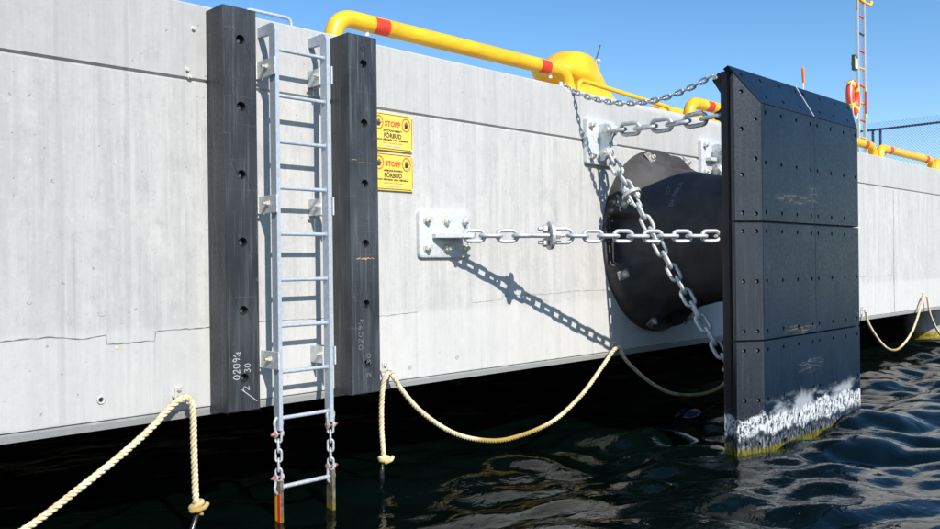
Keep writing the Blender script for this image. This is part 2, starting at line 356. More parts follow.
def ubolt(root, Wm, inner, leg, d, m, nutm):
    """U in local XY: bow at -x side, legs end at +x with nuts at x=0"""
    pts = []; r = inner / 2 + d / 2
    pts.append(Vector((leg * 0.55, -r, 0)))
    for k in range(9): a = -math.pi / 2 - math.pi * k / 8; pts.append(Vector((-leg + r * math.cos(a), r * math.sin(a), 0)))
    pts.append(Vector((leg * 0.55, r, 0))); bm = B(); tube(bm, pts, d / 2, 10); u = put('u_bolt', meshof(bm, 'u_bolt', True, 50), m, root, Wm)
    nut = hexbolt('nut', d * 1.05, d * 1.0, 0)
    for s in (-1, 1): put('nut', nut, nutm, u, Wm @ Matrix.Translation((0.012, s * r, 0)) @ Matrix.Rotation(math.pi / 2, 4, 'Y'))
def tensioner(root, c, t, up, disc_r, inner, leg, d):
    t = Vector(t).normalized(); Wm = basis(c, t, up); W2 = Wm @ Matrix.Rotation(math.pi / 2, 4, 'Y')
    bm = B(); tube(bm, [(0, 0, -0.016), (0, 0, -0.013), (0, 0, 0.013), (0, 0, 0.016)], [disc_r * 0.97, disc_r, disc_r, disc_r * 0.97], 32)
    put('tensioner_disc', meshof(bm, 'tensioner_disc', True, 30), M['chain'], root, W2)
    # bow towards -t lies flat, bow towards +t stands upright
    ubolt(root, Wm @ Matrix.Translation((0.016, 0, 0)), inner, leg, d, M['chain'], M['bolt'])
    ubolt(root, Wm @ Matrix.Rotation(math.pi, 4, 'Z') @ Matrix.Rotation(math.pi / 2, 4, 'X') @ Matrix.Translation((0.016, 0, 0)), inner, leg, d, M['chain'], M['bolt'])

# perforated slabs ---------------------------------------------------
def slab(bm, quad, nrm, thick, cols, rows, holes, r, depth, bev=0.006, nseg=16):
    """quad: 4 outer-face corners (bl, br, tr, tl). cols/rows: hole centre positions 0..1. holes: set of (i, j) or None for all."""
    q = [Vector(p) for p in quad]; n = Vector(nrm).normalized(); ctr = sum(q, Vector()) / 4
    e1 = (q[1] - q[0]).normalized(); e2 = n.cross(e1)
    if e2.dot(q[3] - q[0]) < 0: e2 = -e2
    def inset(i):
        a = (q[i - 1] - q[i]).normalized(); b = (q[(i + 1) % 4] - q[i]).normalized(); s = max(0.3, (a.cross(b)).length); return q[i] + (a + b) * bev / s
    f = [inset(i) for i in range(4)]
    def P(u, v): return (f[0] * (1 - u) + f[1] * u) * (1 - v) + (f[3] * (1 - u) + f[2] * u) * v
    cu = [0] + [(a + b) / 2 for a, b in zip(cols, cols[1:])] + [1]; cv = [0] + [(a + b) / 2 for a, b in zip(rows, rows[1:])] + [1]
    vc = {}
    def V(p):
        k = (round(p.x, 5), round(p.y, 5), round(p.z, 5))
        if k not in vc: vc[k] = bm.verts.new(p)
        return vc[k]
    seats = []
    for i in range(len(cols)):
        for j in range(len(rows)):
            c = [(cu[i], cv[j]), (cu[i + 1], cv[j]), (cu[i + 1], cv[j + 1]), (cu[i], cv[j + 1])]
            if holes is not None and (i, j) not in holes: bm.faces.new([V(P(*p)) for p in c]); continue
            hc = P(cols[i], rows[j]); cor = [V(P(*p)) for p in c]
            def circ(k, rad, off): a = 2 * math.pi * k / nseg - math.pi * 0.75; return V(hc + rad * (math.cos(a) * e1 + math.sin(a) * e2) + off * n)
            st = [(0.0, r), (-0.004, r * 0.93), (-depth, r * 0.93)]
            rg = [[circ(k, rad, off) for k in range(nseg)] for off, rad in st]
            qn = nseg // 4
            for s in range(4):
                a = cor[s]; b = cor[(s + 1) % 4]
                for k in range(qn):
                    bm.faces.new((a, rg[0][(s * qn + k + 1) % nseg], rg[0][s * qn + k]))
                bm.faces.new((a, b, rg[0][((s + 1) * qn) % nseg]))
            for A, C in zip(rg, rg[1:]):
                for k in range(nseg): bm.faces.new((A[k], A[(k + 1) % nseg], C[(k + 1) % nseg], C[k]))
            bm.faces.new(rg[-1]); seats.append(hc - n * depth)
    s1 = [bm.verts.new(p - n * bev) for p in q]; s2 = [bm.verts.new(p - n * thick) for p in q]
    # the bevel strip meets the grid's edge vertices
    def edge(i):
        if i == 0: return [V(P(u, 0)) for u in cu]
        if i == 1: return [V(P(1, v)) for v in cv]
        if i == 2: return [V(P(u, 1)) for u in cu[::-1]]
        return [V(P(0, v)) for v in cv[::-1]]
    for i in range(4): bm.faces.new(edge(i) + [s1[(i + 1) % 4], s1[i]]); bm.faces.new((s1[i], s1[(i + 1) % 4], s2[(i + 1) % 4], s2[i]))
    bm.faces.new(s2[::-1]); return seats

def text(name, body, size, W, m, parent, extr=0.0006, width=None, align='CENTER', bold=0.0):
    cu = bpy.data.curves.new(name, 'FONT'); cu.body = body; cu.size = size; cu.align_x = align; cu.extrude = extr; cu.offset = bold; cu.resolution_u = 2
    ob = bpy.data.objects.new(name, cu); me = bpy.data.meshes.new_from_object(ob); bpy.data.objects.remove(ob); bpy.data.curves.remove(cu)
    if width:
        xs = [v.co.x for v in me.vertices]; s = width / (max(xs) - min(xs))
        for v in me.vertices: v.co.x *= s
    me.materials.clear(); return put(name, me, m, parent, W)

# ================================================================== SETTING
# ---- water: one sheet, waves as geometry round the quay, flat far away
def axis(lo, hi, step, far, grow=1.09):
    a = list(np.arange(lo, hi, step)); s = step; x = hi; up = [x]
    while x < far: s *= grow; x += s; up.append(x)
    s = step; x = lo; dn = []
    while x > -far: s *= grow; x -= s; dn.append(x)
    return np.array(dn[::-1] + a + up)
gx = axis(0.4, 19.0, 0.034, 4000); gy = axis(-4.3, 2.2, 0.026, 4000)
X, Y = np.meshgrid(gx, gy, indexing='ij'); Z = np.zeros_like(X); DX = np.zeros_like(X); DY = np.zeros_like(X)
fade = np.clip(1 - np.maximum(np.maximum(-2 - X, X - 24) / 8, np.maximum(-6 - Y, Y - 5) / 6), 0, 1); fade = fade * fade * (3 - 2 * fade)
# sheltered side left of the panel and under the deck is calmer
calm = 0.42 + 0.58 / (1 + np.exp(-(X - 6.3 + 0.5 * (Y + 1.5)) * 1.1)); calm = calm * (0.55 + 0.45 / (1 + np.exp((Y - 0.2) * 3)))
for i in range(90):
    lam = 0.22 * (2.6 / 0.22) ** rng.random(); k = 2 * math.pi / lam; th = R_(62) + rng.normal(0, 0.62); ph = rng.random() * 6.283
    amp = (0.0056 if lam > 0.9 else 0.0074) * lam ** 0.72; cxx, cyy = math.cos(th), math.sin(th); arg = k * (X * cxx + Y * cyy) + ph
    ff = fade * (np.clip((lam - 0.15) / 0.35, 0.55, 1) if lam < 0.5 else 1)
    Z += amp * ff * np.sin(arg); DX += -0.85 * amp * ff * cxx * np.cos(arg); DY += -0.85 * amp * ff * cyy * np.cos(arg)
Z *= calm * 1.15; DX *= calm; DY *= calm
nx, ny = X.shape; V3 = np.stack([X + DX, Y + DY, Z], -1).reshape(-1, 3)
I = np.arange(nx * ny).reshape(nx, ny); Q = np.stack([I[:-1, :-1], I[1:, :-1], I[1:, 1:], I[:-1, 1:]], -1).reshape(-1, 4)
wm = bpy.data.meshes.new('water'); wm.vertices.add(len(V3)); wm.vertices.foreach_set('co', V3.ravel()); wm.loops.add(Q.size); wm.loops.foreach_set('vertex_index', Q.ravel())
wm.polygons.add(len(Q)); wm.polygons.foreach_set('loop_start', np.arange(0, Q.size, 4)); wm.polygons.foreach_set('loop_total', np.full(len(Q), 4)); wm.update(); wm.validate()
wm.polygons.foreach_set('use_smooth', np.ones(len(Q), bool))
tag(put('water', wm, M['water']), kind='structure')

# ---- quay: front beam with groove, deck, piles
quay = thing('quay_wall', 'long pale grey concrete quay wall with a horizontal groove near its top', 'quay wall', (8, 0, 0.7))
bm = B(); prof = []
def sect(x, rt):
    p = [(0.022, 0.712), (0.012, 0.750), (0.012, 0.764), (0, 0.772)]
    p += [(0, 2.812), (0.020, 2.820), (0.020, 2.836), (0, 2.844)]
    for k in range(6): a = math.pi / 2 * k / 5; p.append((rt * (1 - math.cos(a)), 3.315 - rt * (1 - math.sin(a))))
    p += [(60.0, 3.315), (60.0, 0.712)]
    return [bm.verts.new((x, y, z)) for y, z in p]
secs = [sect(x, r) for x, r in ((-60, 0.014), (6.16, 0.014), (6.30, 0.075), (9.2, 0.075), (9.34, 0.014), (90, 0.014))]
for A, C in zip(secs, secs[1:]):
    for k in range(len(A)): bm.faces.new((A[k], A[(k + 1) % len(A)], C[(k + 1) % len(A)], C[k]))
bm.faces.new(secs[0]); bm.faces.new(secs[-1])
mk('front_beam', bm, M['concrete'], quay)
for px_, py_ in [(19.4, 0.95), (26.0, 0.95)]:
    bm = B(); tube(bm, [(px_, py_, -1.5), (px_, py_, 0.71)], 0.40, 24); mk('pile', bm, mat('pile_concrete', (0.33, 0.33, 0.32), 0.8, noise=(6, 0.2)) if 'pile_concrete' not in bpy.data.materials else bpy.data.materials['pile_concrete'], quay, True, 40)
    bm = B(); tube(bm, [(px_, py_, -1.2), (px_, py_, 0.13)], 0.405, 24); mk('algae_ring', bm, mat('algae', (0.26, 0.20, 0.015), 0.8, noise=(14, 0.5)) if 'algae' not in bpy.data.materials else bpy.data.materials['algae'], quay, True, 40)
bxo('rear_wall', (-60, 9.0, -2), (90, 9.4, 0.70), M['concrete'], quay, 0)
# pour line: a thin ragged crack
def ribbon(name, pts, w, m, parent, y=-0.0015):
    bm = B(); up = []; dn = []
    for i, (x, z) in enumerate(pts):
        a = pts[max(0, i - 1)]; b = pts[min(len(pts) - 1, i + 1)]; t = Vector((b[0] - a[0], b[1] - a[1])).normalized(); ww = w * random.uniform(0.35, 1.2)
        up.append(bm.verts.new((x - t.y * ww / 2, y, z + t.x * ww / 2))); dn.append(bm.verts.new((x + t.y * ww / 2, y, z - t.x * ww / 2)))
    for i in range(len(pts) - 1): bm.faces.new((dn[i], dn[i + 1], up[i + 1], up[i]))
    return mk(name, bm, m, parent)
def jag(pts, step=0.03, amp=0.003):
    out = []
    for a, b in zip(pts, pts[1:]):
        n = max(1, int(math.hypot(b[0] - a[0], b[1] - a[1]) / step))
        for k in range(n): t = k / n; out.append((a[0] + (b[0] - a[0]) * t + random.uniform(-amp, amp) * .5, a[1] + (b[1] - a[1]) * t + random.uniform(-amp, amp)))
    out.append(pts[-1]); return out
ribbon('crack', jag([(-3, 1.29), (0.3, 1.262), (1.37, 1.268), (1.62, 1.272), (1.79, 1.251), (1.925, 1.265), (1.932, 1.207), (2.217, 1.212), (2.222, 1.266), (2.575, 1.272)]), 0.007, M['crack'], quay)
ribbon('crack', jag([(2.81, 1.29), (3.17, 1.284), (3.52, 1.279)]), 0.005, M['crack'], quay)
ribbon('crack', jag([(3.78, 1.272), (4.0, 1.269), (4.33, 1.283), (4.34, 1.30)]), 0.005, M['crack'], quay)
ribbon('crack', jag([(4.93, 1.33), (5.3, 1.345), (5.31, 1.375), (5.9, 1.37), (6.3, 1.385), (6.8, 1.38)]), 0.003, M['crack'], quay)
ribbon('crack', jag([(12.6, 1.40), (13.9, 1.39), (14.78, 1.385)], 0.06), 0.007, M['crack'], quay)
ribbon('joint_line', jag([(14.8, 0.78), (14.79, 1.8), (14.81, 2.80)], 0.05, 0.006), 0.018, M['crack'], quay)
# form-tie plugs and small fixings in the face
def plug(x, z, r, m, proud=0.003, name='tie_plug'):
    bm = B(); tube(bm, [(x, 0.01, z), (x, -proud * 0.5, z), (x, -proud, z)], [r, r, r * 0.92], 20); return mk(name, bm, m, quay, True, 30)
for x, z, r in ((1.905, 1.40, 0.026), (4.749, 0.894, 0.020), (4.244, 0.86, 0.02), (1.514, 1.474, 0.014)): plug(x, z, r, M['patch'])
for x, z in ((1.893, 0.891), (4.36, 1.86)):
    bm = B(); pts = [Vector((x + 0.02 * math.cos(a), -0.002, z + 0.02 * math.sin(a))) for a in np.linspace(0, 6.283, 18)[:-1]]; tube(bm, pts, 0.006, 6, True); mk('socket_ring', bm, M['bolt'], quay, True)
    plug(x, z, 0.012, M['hole'], 0.002, 'socket_hole')
for x, z in ((2.444, 2.888), (2.463, 2.847), (2.487, 3.152)):
    put('fixing_bolt', hexbolt('fixing_bolt', 0.012, 0.012, 0, 0.004), M['bolt'], quay, zto((0, -1, 0), (x, 0.001, z)))
plug(1.989, 1.185, 0.009, M['sign'], 0.004, 'plastic_plug')

# ================================================================== BLACK POSTS
boltm = hexbolt('recessed_bolt', 0.018, 0.014, 0, 0.004)
def post(x0, x1, label, zs, m):
    t = thing('fender_post', label, 'fender post', ((x0 + x1) / 2, -0.11, 0.745), 'black posts either side of the ladder')
    z0, z1 = 0.745, 3.28; q = [(x0, -0.22, z0), (x1, -0.22, z0), (x1, -0.22, z1), (x0, -0.22, z1)]
    bm = B(); seats = slab(bm, q, (0, -1, 0), 0.2195, [0.51], [(z - z0) / (z1 - z0) for z in zs], None, 0.0305, 0.055, 0.007, 20)
    mk('post_body', bm, M[m], t)
    for s in seats: put('recessed_bolt', boltm, M['darkbolt'], t, zto((0, -1, 0), s + Vector((0, -0.001, 0))))
    return t
HZ = [0.947, 1.374, 1.805, 2.231, 2.662, 3.084]
p1 = post(2.575, 2.805, 'black fender post left of the ladder, chalked with bold white figures', HZ, 'post')
p2 = post(3.53, 3.780, 'black fender post right of the ladder, overlapping the yellow signs', HZ, 'post2')
# chalk figures, written upwards
STK = {'0': [[(.5, 0), (.1, .25), (.1, .75), (.5, 1), (.9, .75), (.9, .25), (.5, 0)]], '2': [[(.1, .75), (.4, 1), (.8, .85), (.75, .55), (.1, .02), (.95, .06)]],
       '9': [[(.85, .7), (.5, .5), (.15, .7), (.4, 1), (.85, .85), (.8, .4), (.6, 0)]], '3': [[(.1, .9), (.5, 1), (.85, .8), (.45, .55), (.9, .3), (.5, 0), (.08, .12)]],
       '1': [[(.1, -.9), (.9, 1.1)]], '½': [[(.0, .0), (.9, .55)], [(.0, .6), (.25, 1.0)], [(.55, .35), (.9, .3), (.6, -.1), (1., -.1)]], ':': [[(.3, .3), (.5, .5)], [(.3, .8), (.5, 1.)]]}
def chalk(parent, s, x, z, h, adv, m, y=-0.2212, wd=0.006, name='chalk_figure'):
    """text runs up the post: glyph x -> +z, glyph y -> -x"""
    c = z
    for ch in s:
        if ch != ' ':
            for st in STK[ch]:
                bm = B()
                pts = [Vector((x - (p[1] + random.uniform(-.05, .05)) * h, 0, c + (p[0] + random.uniform(-.05, .05)) * adv * 0.75)) for p in st]
                pts = spline(pts, 5) if len(pts) > 2 else pts
                fr = frames(pts); L = []
                for p, t, n, b in fr:
                    sd = Vector((-t.z, 0, t.x)).normalized(); w = wd * random.uniform(0.7, 1.15)
                    L.append((bm.verts.new((p.x + sd.x * w / 2, y, p.z + sd.z * w / 2)), bm.verts.new((p.x - sd.x * w / 2, y, p.z - sd.z * w / 2))))
                for A, C in zip(L, L[1:]): bm.faces.new((A[0], A[1], C[1], C[0]))
                mk(name, bm, m, parent)
        c += adv
chalk(p1, '0209½', 2.660, 0.950, 0.044, 0.036, M['chalk'], wd=.0048)
chalk(p1, '2', 2.724, 0.872, 0.042, 0.046, M['chalk'], wd=.0038); chalk(p1, '30', 2.733, 0.988, 0.040, 0.032, M['chalk'], wd=.0042)
bm = B(); v = [bm.verts.new(p) for p in ((2.672, -.2212, .882), (2.674, -.2212, .886), (2.780, -.2212, .803), (2.778, -.2212, .799))]; bm.faces.new(v); mk('chalk_stroke', bm, M['chalk'], p1)
chalk(p2, '0209½', 3.62, 1.06, 0.034, 0.045, M['chalkfaint'], wd=0.0032); chalk(p2, '2 30', 3.69, 0.86, 0.034, 0.045, M['chalkfaint'], wd=0.0032)
# scraped spots on the right post
for (x0, z0, x1, z1) in ((3.575, 1.690, 3.765, 1.712), (3.541, 2.388, 3.600, 2.400), (3.600, 2.376, 3.764, 2.381)):
    bm = B(); n = 14; up = []; dn = []
    for k in range(n + 1):
        t = k / n; x = x0 + (x1 - x0) * t; h = (z1 - z0) * random.uniform(0.15, 0.6) * math.sin(math.pi * min(1, t + 0.15)) ** 0.5; zc = (z0 + z1) / 2 + random.uniform(-.2, .2) * (z1 - z0)
        up.append(bm.verts.new((x, -0.2212, zc + h / 2))); dn.append(bm.verts.new((x, -0.2212, zc - h / 2)))
    for k in range(n): bm.faces.new((dn[k], dn[k + 1], up[k + 1], up[k]))
    mk('scrape', bm, M['scrape'], p2)
for a in range(7):
    th = a * 2 * math.pi / 7 + .3
    if a == 2: continue
    bm = B(); tube(bm, [(3.655 + .017 * math.cos(th), -.2214, 3.185 + .017 * math.sin(th)), (3.655 + .017 * math.cos(th), -.216, 3.185 + .017 * math.sin(th))], 0.0062, 8); mk('drill_hole', bm, M['hole'], p2)

# ================================================================== LADDER
lad = thing('quay_ladder', 'galvanised steel ladder fixed to the quay wall between the two black posts', 'ladder', (3.16, -0.18, 0.58))
def rail_mesh(x0, x1):
    bm = B(); y0, y1 = -0.215, -0.145; zt = 3.245; zb = 0.585; R = 0.05
    out = [(y0, zb), (y0, zt - R)] + [(y0 + R * (1 - math.cos(a)), zt - R + R * math.sin(a)) for a in np.linspace(0.3, math.pi / 2, 5)] + [(0.002, zt), (0.002, zt - 0.068), (y1, zt - 0.068), (y1, zb)]
    A = [bm.verts.new((x0, y, z)) for y, z in out]; C = [bm.verts.new((x1, y, z)) for y, z in out]; bm.faces.new(A); bm.faces.new(C[::-1])
    for k in range(len(A)): bm.faces.new((A[k], A[(k + 1) % len(A)], C[(k + 1) % len(A)], C[k]))
    bmesh.ops.bevel(bm, geom=[e for e in bm.edges if abs(e.verts[0].co.x - e.verts[1].co.x) < 1e-6], offset=0.003, segments=1, affect='EDGES')
    return bm
for x0, x1 in ((2.944, 2.972), (3.345, 3.373)): mk('rail', rail_mesh(x0, x1), M['galv'], lad)
rung_me = None
for k in range(9):
    z = 3.075 - 0.302 * k; bm = B(); tube(bm, [(2.966, -.18, z), (3.351, -.18, z)], 0.0135, 12); mk('rung', bm, M['galv'], lad, True, 40)
    for xx in (2.972, 3.345):
        bm = B(); tube(bm, [(xx - 0.002, -.18, z), (xx + 0.006, -.18, z)] if xx < 3 else [(xx - 0.006, -.18, z), (xx + 0.002, -.18, z)], 0.019, 12)
        mk('weld_collar', bm, M['galv'], lad, True, 40)
bb = hexbolt('bracket_bolt', 0.016, 0.014, 0.022, 0.003)
for z in (2.955, 2.06, 1.04):
    for x in (2.931, 3.332):
        b = bxo('bracket', (x, -0.232 if x < 3 else -0.15, z - 0.058), (x + 0.010, -0.001, z + 0.058), M['zinc'], lad, 0.002)
        put('bracket_bolt', bb, M['bolt'], b, zto((-1, 0, 0), (x, -0.13, z + 0.005)))
    bxo('bracket', (3.376, -0.230, z - 0.062), (3.386, -0.001, z + 0.062), M['zinc'], lad, 0.002)
    bxo('bracket_foot', (2.925, -0.012, z - 0.058), (2.944, -0.0005, z + 0.058), M['zinc'], lad, 0.002)

# ---- hanging lower section
ext = thing('ladder_extension', 'weed-stained lower ladder step hanging on shackles and chain above the water', 'ladder step', (3.16, -0.18, -0.2))
def shackle(root, c, flip, pin_dir):
    """bow shackle: bow in the YZ plane, pin across Y"""
    W = Matrix.Translation(c) @ Matrix.Rotation(R_(-84), 4, 'Z') @ (Matrix.Rotation(math.pi, 4, 'X') if flip else Matrix.Identity(4)) @ Matrix.Diagonal((1.15, 1.0, 1.25, 1)); r = 0.030; d = 0.018; pts = [Vector((0, r * 0.8, -0.034))]
    for k in range(11): a = -0.5 + (math.pi + 1.0) * k / 10; pts.append(Vector((0, r * 1.05 * math.cos(a), 0.018 + r * 1.05 * math.sin(a))))
    pts.append(Vector((0, -r * 0.8, -0.034))); bm = B(); tube(bm, spline(pts, 3), d / 2, 8)
    for s in (-1, 1): tube(bm, [(0, s * r * 0.8 - 0.006, -0.036), (0, s * r * 0.8 + 0.006, -0.036)], 0.0185, 12)
    sh = put('shackle', meshof(bm, 'shackle', True, 50), M['chain'], root, W)
    bm = B(); tube(bm, [(0, -0.036, -0.036), (0, 0.045, -0.036)], 0.0075, 10); tube(bm, [(0, 0.038, -0.036), (0, 0.060, -0.036)], [0.012, 0.006], 8)
    put('pin', meshof(bm, 'pin', True, 50), M['pin'], sh, W @ Matrix.Rotation((0 if pin_dir > 0 else math.pi), 4, 'Z'))
for x, s in ((2.952, 1), (3.362, -1)):
    shackle(ext, (x + .004, -0.18, 0.605), False, -s)
    chain(ext, [(x + .004, -0.18, 0.575), (x + .003, -0.18, 0.262)], 0.100, 0.054, 0.0155, M['chain'], 0.7, up=(0, 1, 0))
    shackle(ext, (x + .002, -0.18, 0.232), True, s)
    bxo('rail', (x - 0.010, -0.218, -0.9), (x + 0.014, -0.142, 0.255), M['submerged'], ext, 0.003)
    bm = B(); tube(bm, [(x, -.21, 0.24), (x, -.15, 0.24)], 0.01, 10); mk('rail_bolt', bm, M['chain'], ext, True, 40)
bm = B(); tube(bm, [(2.960, -.18, 0.209), (3.354, -.18, 0.209)], 0.0145, 12); mk('rung', bm, M['chain'], ext, True, 40)
bm = B(); tube(bm, [(2.960, -.18, -0.10), (3.354, -.18, -0.10)], 0.0145, 12); mk('rung', bm, M['submerged'], ext, True, 40)
bxo('yellow_reflector', (2.9390, -0.1855, -0.12), (2.9415, -0.158, 0.17), M['yellow'], ext, 0.0008)
bxo('red_reflector', (2.9385, -0.2185, -0.12), (2.9415, -0.186, 0.17), M['red'], ext, 0.0008)

# ================================================================== SIGNS
def sign(z0, z1, label, l1, l3, l4):
    x0, x1 = 3.882, 4.284; xc = (x0 + x1) / 2; t = thing('warning_sign', label, 'warning sign', (xc, 0, z0), 'yellow prohibition signs on the wall')
    y = -0.018; bxo('sign_panel', (x0, y, z0), (x1, -0.004, z1), M['sign'], t, 0.002); yf = y - 0.0012
    for lo, hi in (((x0 + .004, yf, z1 - .012), (x1 - .012, y - .0003, z1 - .006)), ((x0 + .004, yf, z0 + .008), (x1 - .012, y - .0003, z0 + .015)), ((x1 - .012, yf, z0 + .008), (x1 - .007, y - .0003, z1 - .006))):
        bxo('border_line', lo, hi, M['signedge'], t, 0)
    for zz in (z0 + .014, z1 - .014):
        for xx in (x0 + .014, x1 - .012):
            bm = B(); tube(bm, [(xx, y, zz), (xx, y - .004, zz), (xx, y - .005, zz)], [.008, .008, .005], 12); mk('rivet', bm, M['rivet'], t, True, 40)
    Wt = lambda x, z: Matrix.Translation((x, yf, z)) @ Matrix.Rotation(math.pi / 2, 4, 'X')
    text('sign_lettering', 'STOPP', .056, Wt(xc, z1 - .098), M['signred'], t, width=.155, bold=.0024)
    text('sign_lettering', l1, .021, Wt(xc, z1 - .138), M['ink'], t, width=.185, bold=.0006)
    text('sign_lettering', 'FÖRBUD', .048, Wt(xc, z1 - .184), M['ink'], t, width=.172, bold=.0012)
    text('sign_lettering', 'mot tillträde utan tillstånd', .022, Wt(xc, z1 - .206), M['ink'], t, width=.305, bold=.0006)
    text('sign_lettering', l3, .013, Wt(xc, z1 - .229), M['inkfaint'], t, width=.19)
    bxo('sign_field', (xc - .115, y - .0009, z0 + .020), (xc + .115, y - .0002, z0 + .044), M['field'], t, 0)
    text('sign_lettering', l4, .018, Wt(xc, z0 + .026), M['inkblue'], t, width=.15, bold=.0006)
    for xx in (xc - .134, xc + .134):
        zc = z1 - .075; bm = B(); n = 40; ri, ro = .0385, .0475
        a = [[bm.verts.new((xx + r * .93 * math.cos(2 * math.pi * k / n), yf, zc + r * 1.12 * math.sin(2 * math.pi * k / n))) for k in range(n)] for r in (ri, ro)]
        for k in range(n): bm.faces.new((a[0][k], a[0][(k + 1) % n], a[1][(k + 1) % n], a[1][k]))
        mk('red_ring', bm, M['signred'], t)
        bm = B()
        def quad(*p): bm.faces.new([bm.verts.new((xx + q[0], yf - q[2], zc + q[1])) for q in [(p_[0], p_[1], 0.0004) for p_ in p]])
        quad((-.016, -.026), (.012, -.026), (.014, .002), (-.017, .002)); quad((.012, -.016), (.028, .002), (.024, .007), (.013, -.002))
        for k, (fx, h) in enumerate(((-.0165, .012), (-.0085, .022), (-.0005, .025), (.0075, .019))): quad((fx, .003), (fx + .0062, .003), (fx + .0055, .003 + h), (fx + .0007, .003 + h))
        mk('hand_symbol', bm, M['ink'], t)
sign(2.522, 2.802, 'upper of the two yellow signs reading STOPP beside the black post', 'SKYDDSOBJEKT', 'Enligt skyddslag 2010:305', 'LÄNSSTYRELSEN')
sign(2.218, 2.500, 'lower of the two yellow signs reading STOPP beside the black post', 'HAMNANLÄGGNING', 'Lag 2004:487 om sjöfartsskydd', 'Hamnskyddschef')

# ================================================================== ANCHOR PLATE AND LEVEL CHAIN
bigbolt = hexbolt('anchor_bolt', 0.030, 0.030, 0.022, 0.006)
ap = thing('anchor_plate', 'square zinc anchor plate with six bolts holding the level chain', 'anchor plate', (4.6, 0, 1.71))
mk('plate', roundplate(4.325, 4.895, 1.708, 2.08, -.035, -.0005, .035), M['zinc'], ap, True, 30)
for x in (4.405, 4.61, 4.815):
    for z in (1.785, 2.005): put('anchor_bolt', bigbolt, M['bolt'], ap, zto((0, -1, 0), (x, -0.034, z)))
bm = B(); pts = [(4.46, -0.036), (4.46, -0.08), (4.62, -0.245), (4.70, -0.262), (4.765, -0.215), (4.79, -0.036)]
A = [bm.verts.new((x, y, 1.862)) for x, y in pts]; C = [bm.verts.new((x, y, 1.898)) for x, y in pts]; bm.faces.new(A); bm.faces.new(C[::-1])
for k in range(len(A)): bm.faces.new((A[k], A[(k + 1) % len(A)], C[(k + 1) % len(A)], C[k]))
bmesh.ops.bevel(bm, geom=bm.edges[:], offset=0.003, segments=1, affect='EDGES'); mk('padeye', bm, M['zinc'], ap)
bm = B(); tube(bm, [(4.69, -.215, 1.80), (4.69, -.215, 1.96)], 0.017, 12); mk('shackle_pin', bm, M['bolt'], ap, True, 40)
# chain
lc = thing('level_chain', 'galvanised chain running level from the bolted plate to the fender panel', 'chain', (5.6, -.8, 1.8), 'galvanised chains holding the fender panel')
c0 = Vector((4.700, -0.235, 1.880)); c1 = Vector((6.53, -1.37, 1.868))
T = (c1 - c0).normalized(); L = (c1 - c0).length
LK = (0.202, 0.118, 0.0335)
pos_disc = 0.60
def sag(a, b, s, n=20): return [a.lerp(b, i / n) - Vector((0, 0, 4 * s * (i / n) * (1 - i / n))) for i in range(n + 1)]
chain(lc, sag(c0 + T * -0.045, c0 + T * 0.50, 0.002), *LK, M['chain'], math.pi / 2)
tensioner(lc, c0 + T * (0.655), T, (0, 0, 1), 0.115, 0.080, 0.155, 0.033)
chain(lc, sag(c0 + T * 0.825, c1, 0.004), *LK, M['chain'], 0.0)

# ================================================================== UPPER BRACKETS
def bracket(xm, sgn, label):
    """two-eye wall bracket; sgn=+1: eyes look towards +x side"""
    t = thing('chain_bracket', label, 'chain bracket', (xm, 0, 2.60), 'zinc wall brackets above the fender')
    mk('plate', roundplate(xm - .235, xm + .235, 2.605, 3.05, -.045, -.0005, .03), M['zinc'], t, True, 30)
    for x in (-.17, .17):
        for z in (2.675, 2.98): put('anchor_bolt', bigbolt, M['bolt'], t, zto((0, -1, 0), (xm + x, -.044, z)))
    # gusset plate standing off the wall, vertical, with two lugs
    bm = B(); pts = [(-0.046, 2.64), (-0.10, 2.64), (-0.175, 2.72), (-0.155, 2.80), (-0.215, 2.90), (-0.20, 2.965), (-0.14, 3.0), (-0.046, 3.0)]
    xg = xm - 0.02 * sgn; A = [bm.verts.new((xg - .02, y, z)) for y, z in pts]; C = [bm.verts.new((xg + .02, y, z)) for y, z in pts]; bm.faces.new(A); bm.faces.new(C[::-1])
    for k in range(len(A)): bm.faces.new((A[k], A[(k + 1) % len(A)], C[(k + 1) % len(A)], C[k]))
    bmesh.ops.bevel(bm, geom=bm.edges[:], offset=0.004, segments=1, affect='EDGES'); mk('gusset', bm, M['zinc'], t)
    bxo('cross_plate', (xm + .02 * sgn if sgn > 0 else xm - .15, -.12, 2.80), (xm + .15 if sgn > 0 else xm - .02, -.046, 2.84), M['zinc'], t, 0.004)
    for (y, z, r) in ((-.165, 2.93, .058), (-.130, 2.715, .042)):
        bm = B(); tube(bm, [(xg - .05, y, z), (xg - .045, y, z), (xg + .045, y, z), (xg + .05, y, z)], [r * .9, r, r, r * .9], 20); mk('lug', bm, M['zinc'], t, True, 35)
        bm = B(); tube(bm, [(xg - .075, y, z), (xg + .075, y, z)], r * .45, 12); mk('lug_pin', bm, M['bolt'], t, True, 35)
    return xg
xg1 = bracket(6.695, 1, 'zinc chain bracket at the upper left of the rubber fender')
xg2 = bracket(8.82, -1, 'zinc chain bracket half hidden behind the fender panel')
def heavy(x0, x1, label):
    t = thing('heavy_chain', label, 'chain', ((x0 + x1) / 2, -.8, 2.8), 'galvanised chains holding the fender panel')
    a = Vector((x0, -.185, 2.93)); b = Vector((x1, -1.385, 2.905)); chain(t, sag(a - (b - a).normalized() * .05, b, 0.02), 0.262, 0.142, 0.040, M['chain'], 0.25)
    return t
heavy(xg1 + .0, 6.60, 'thick short chain from the left wall bracket to the panel top')
heavy(xg2 - .0, 8.92, 'thick short chain from the right wall bracket, mostly behind the panel')
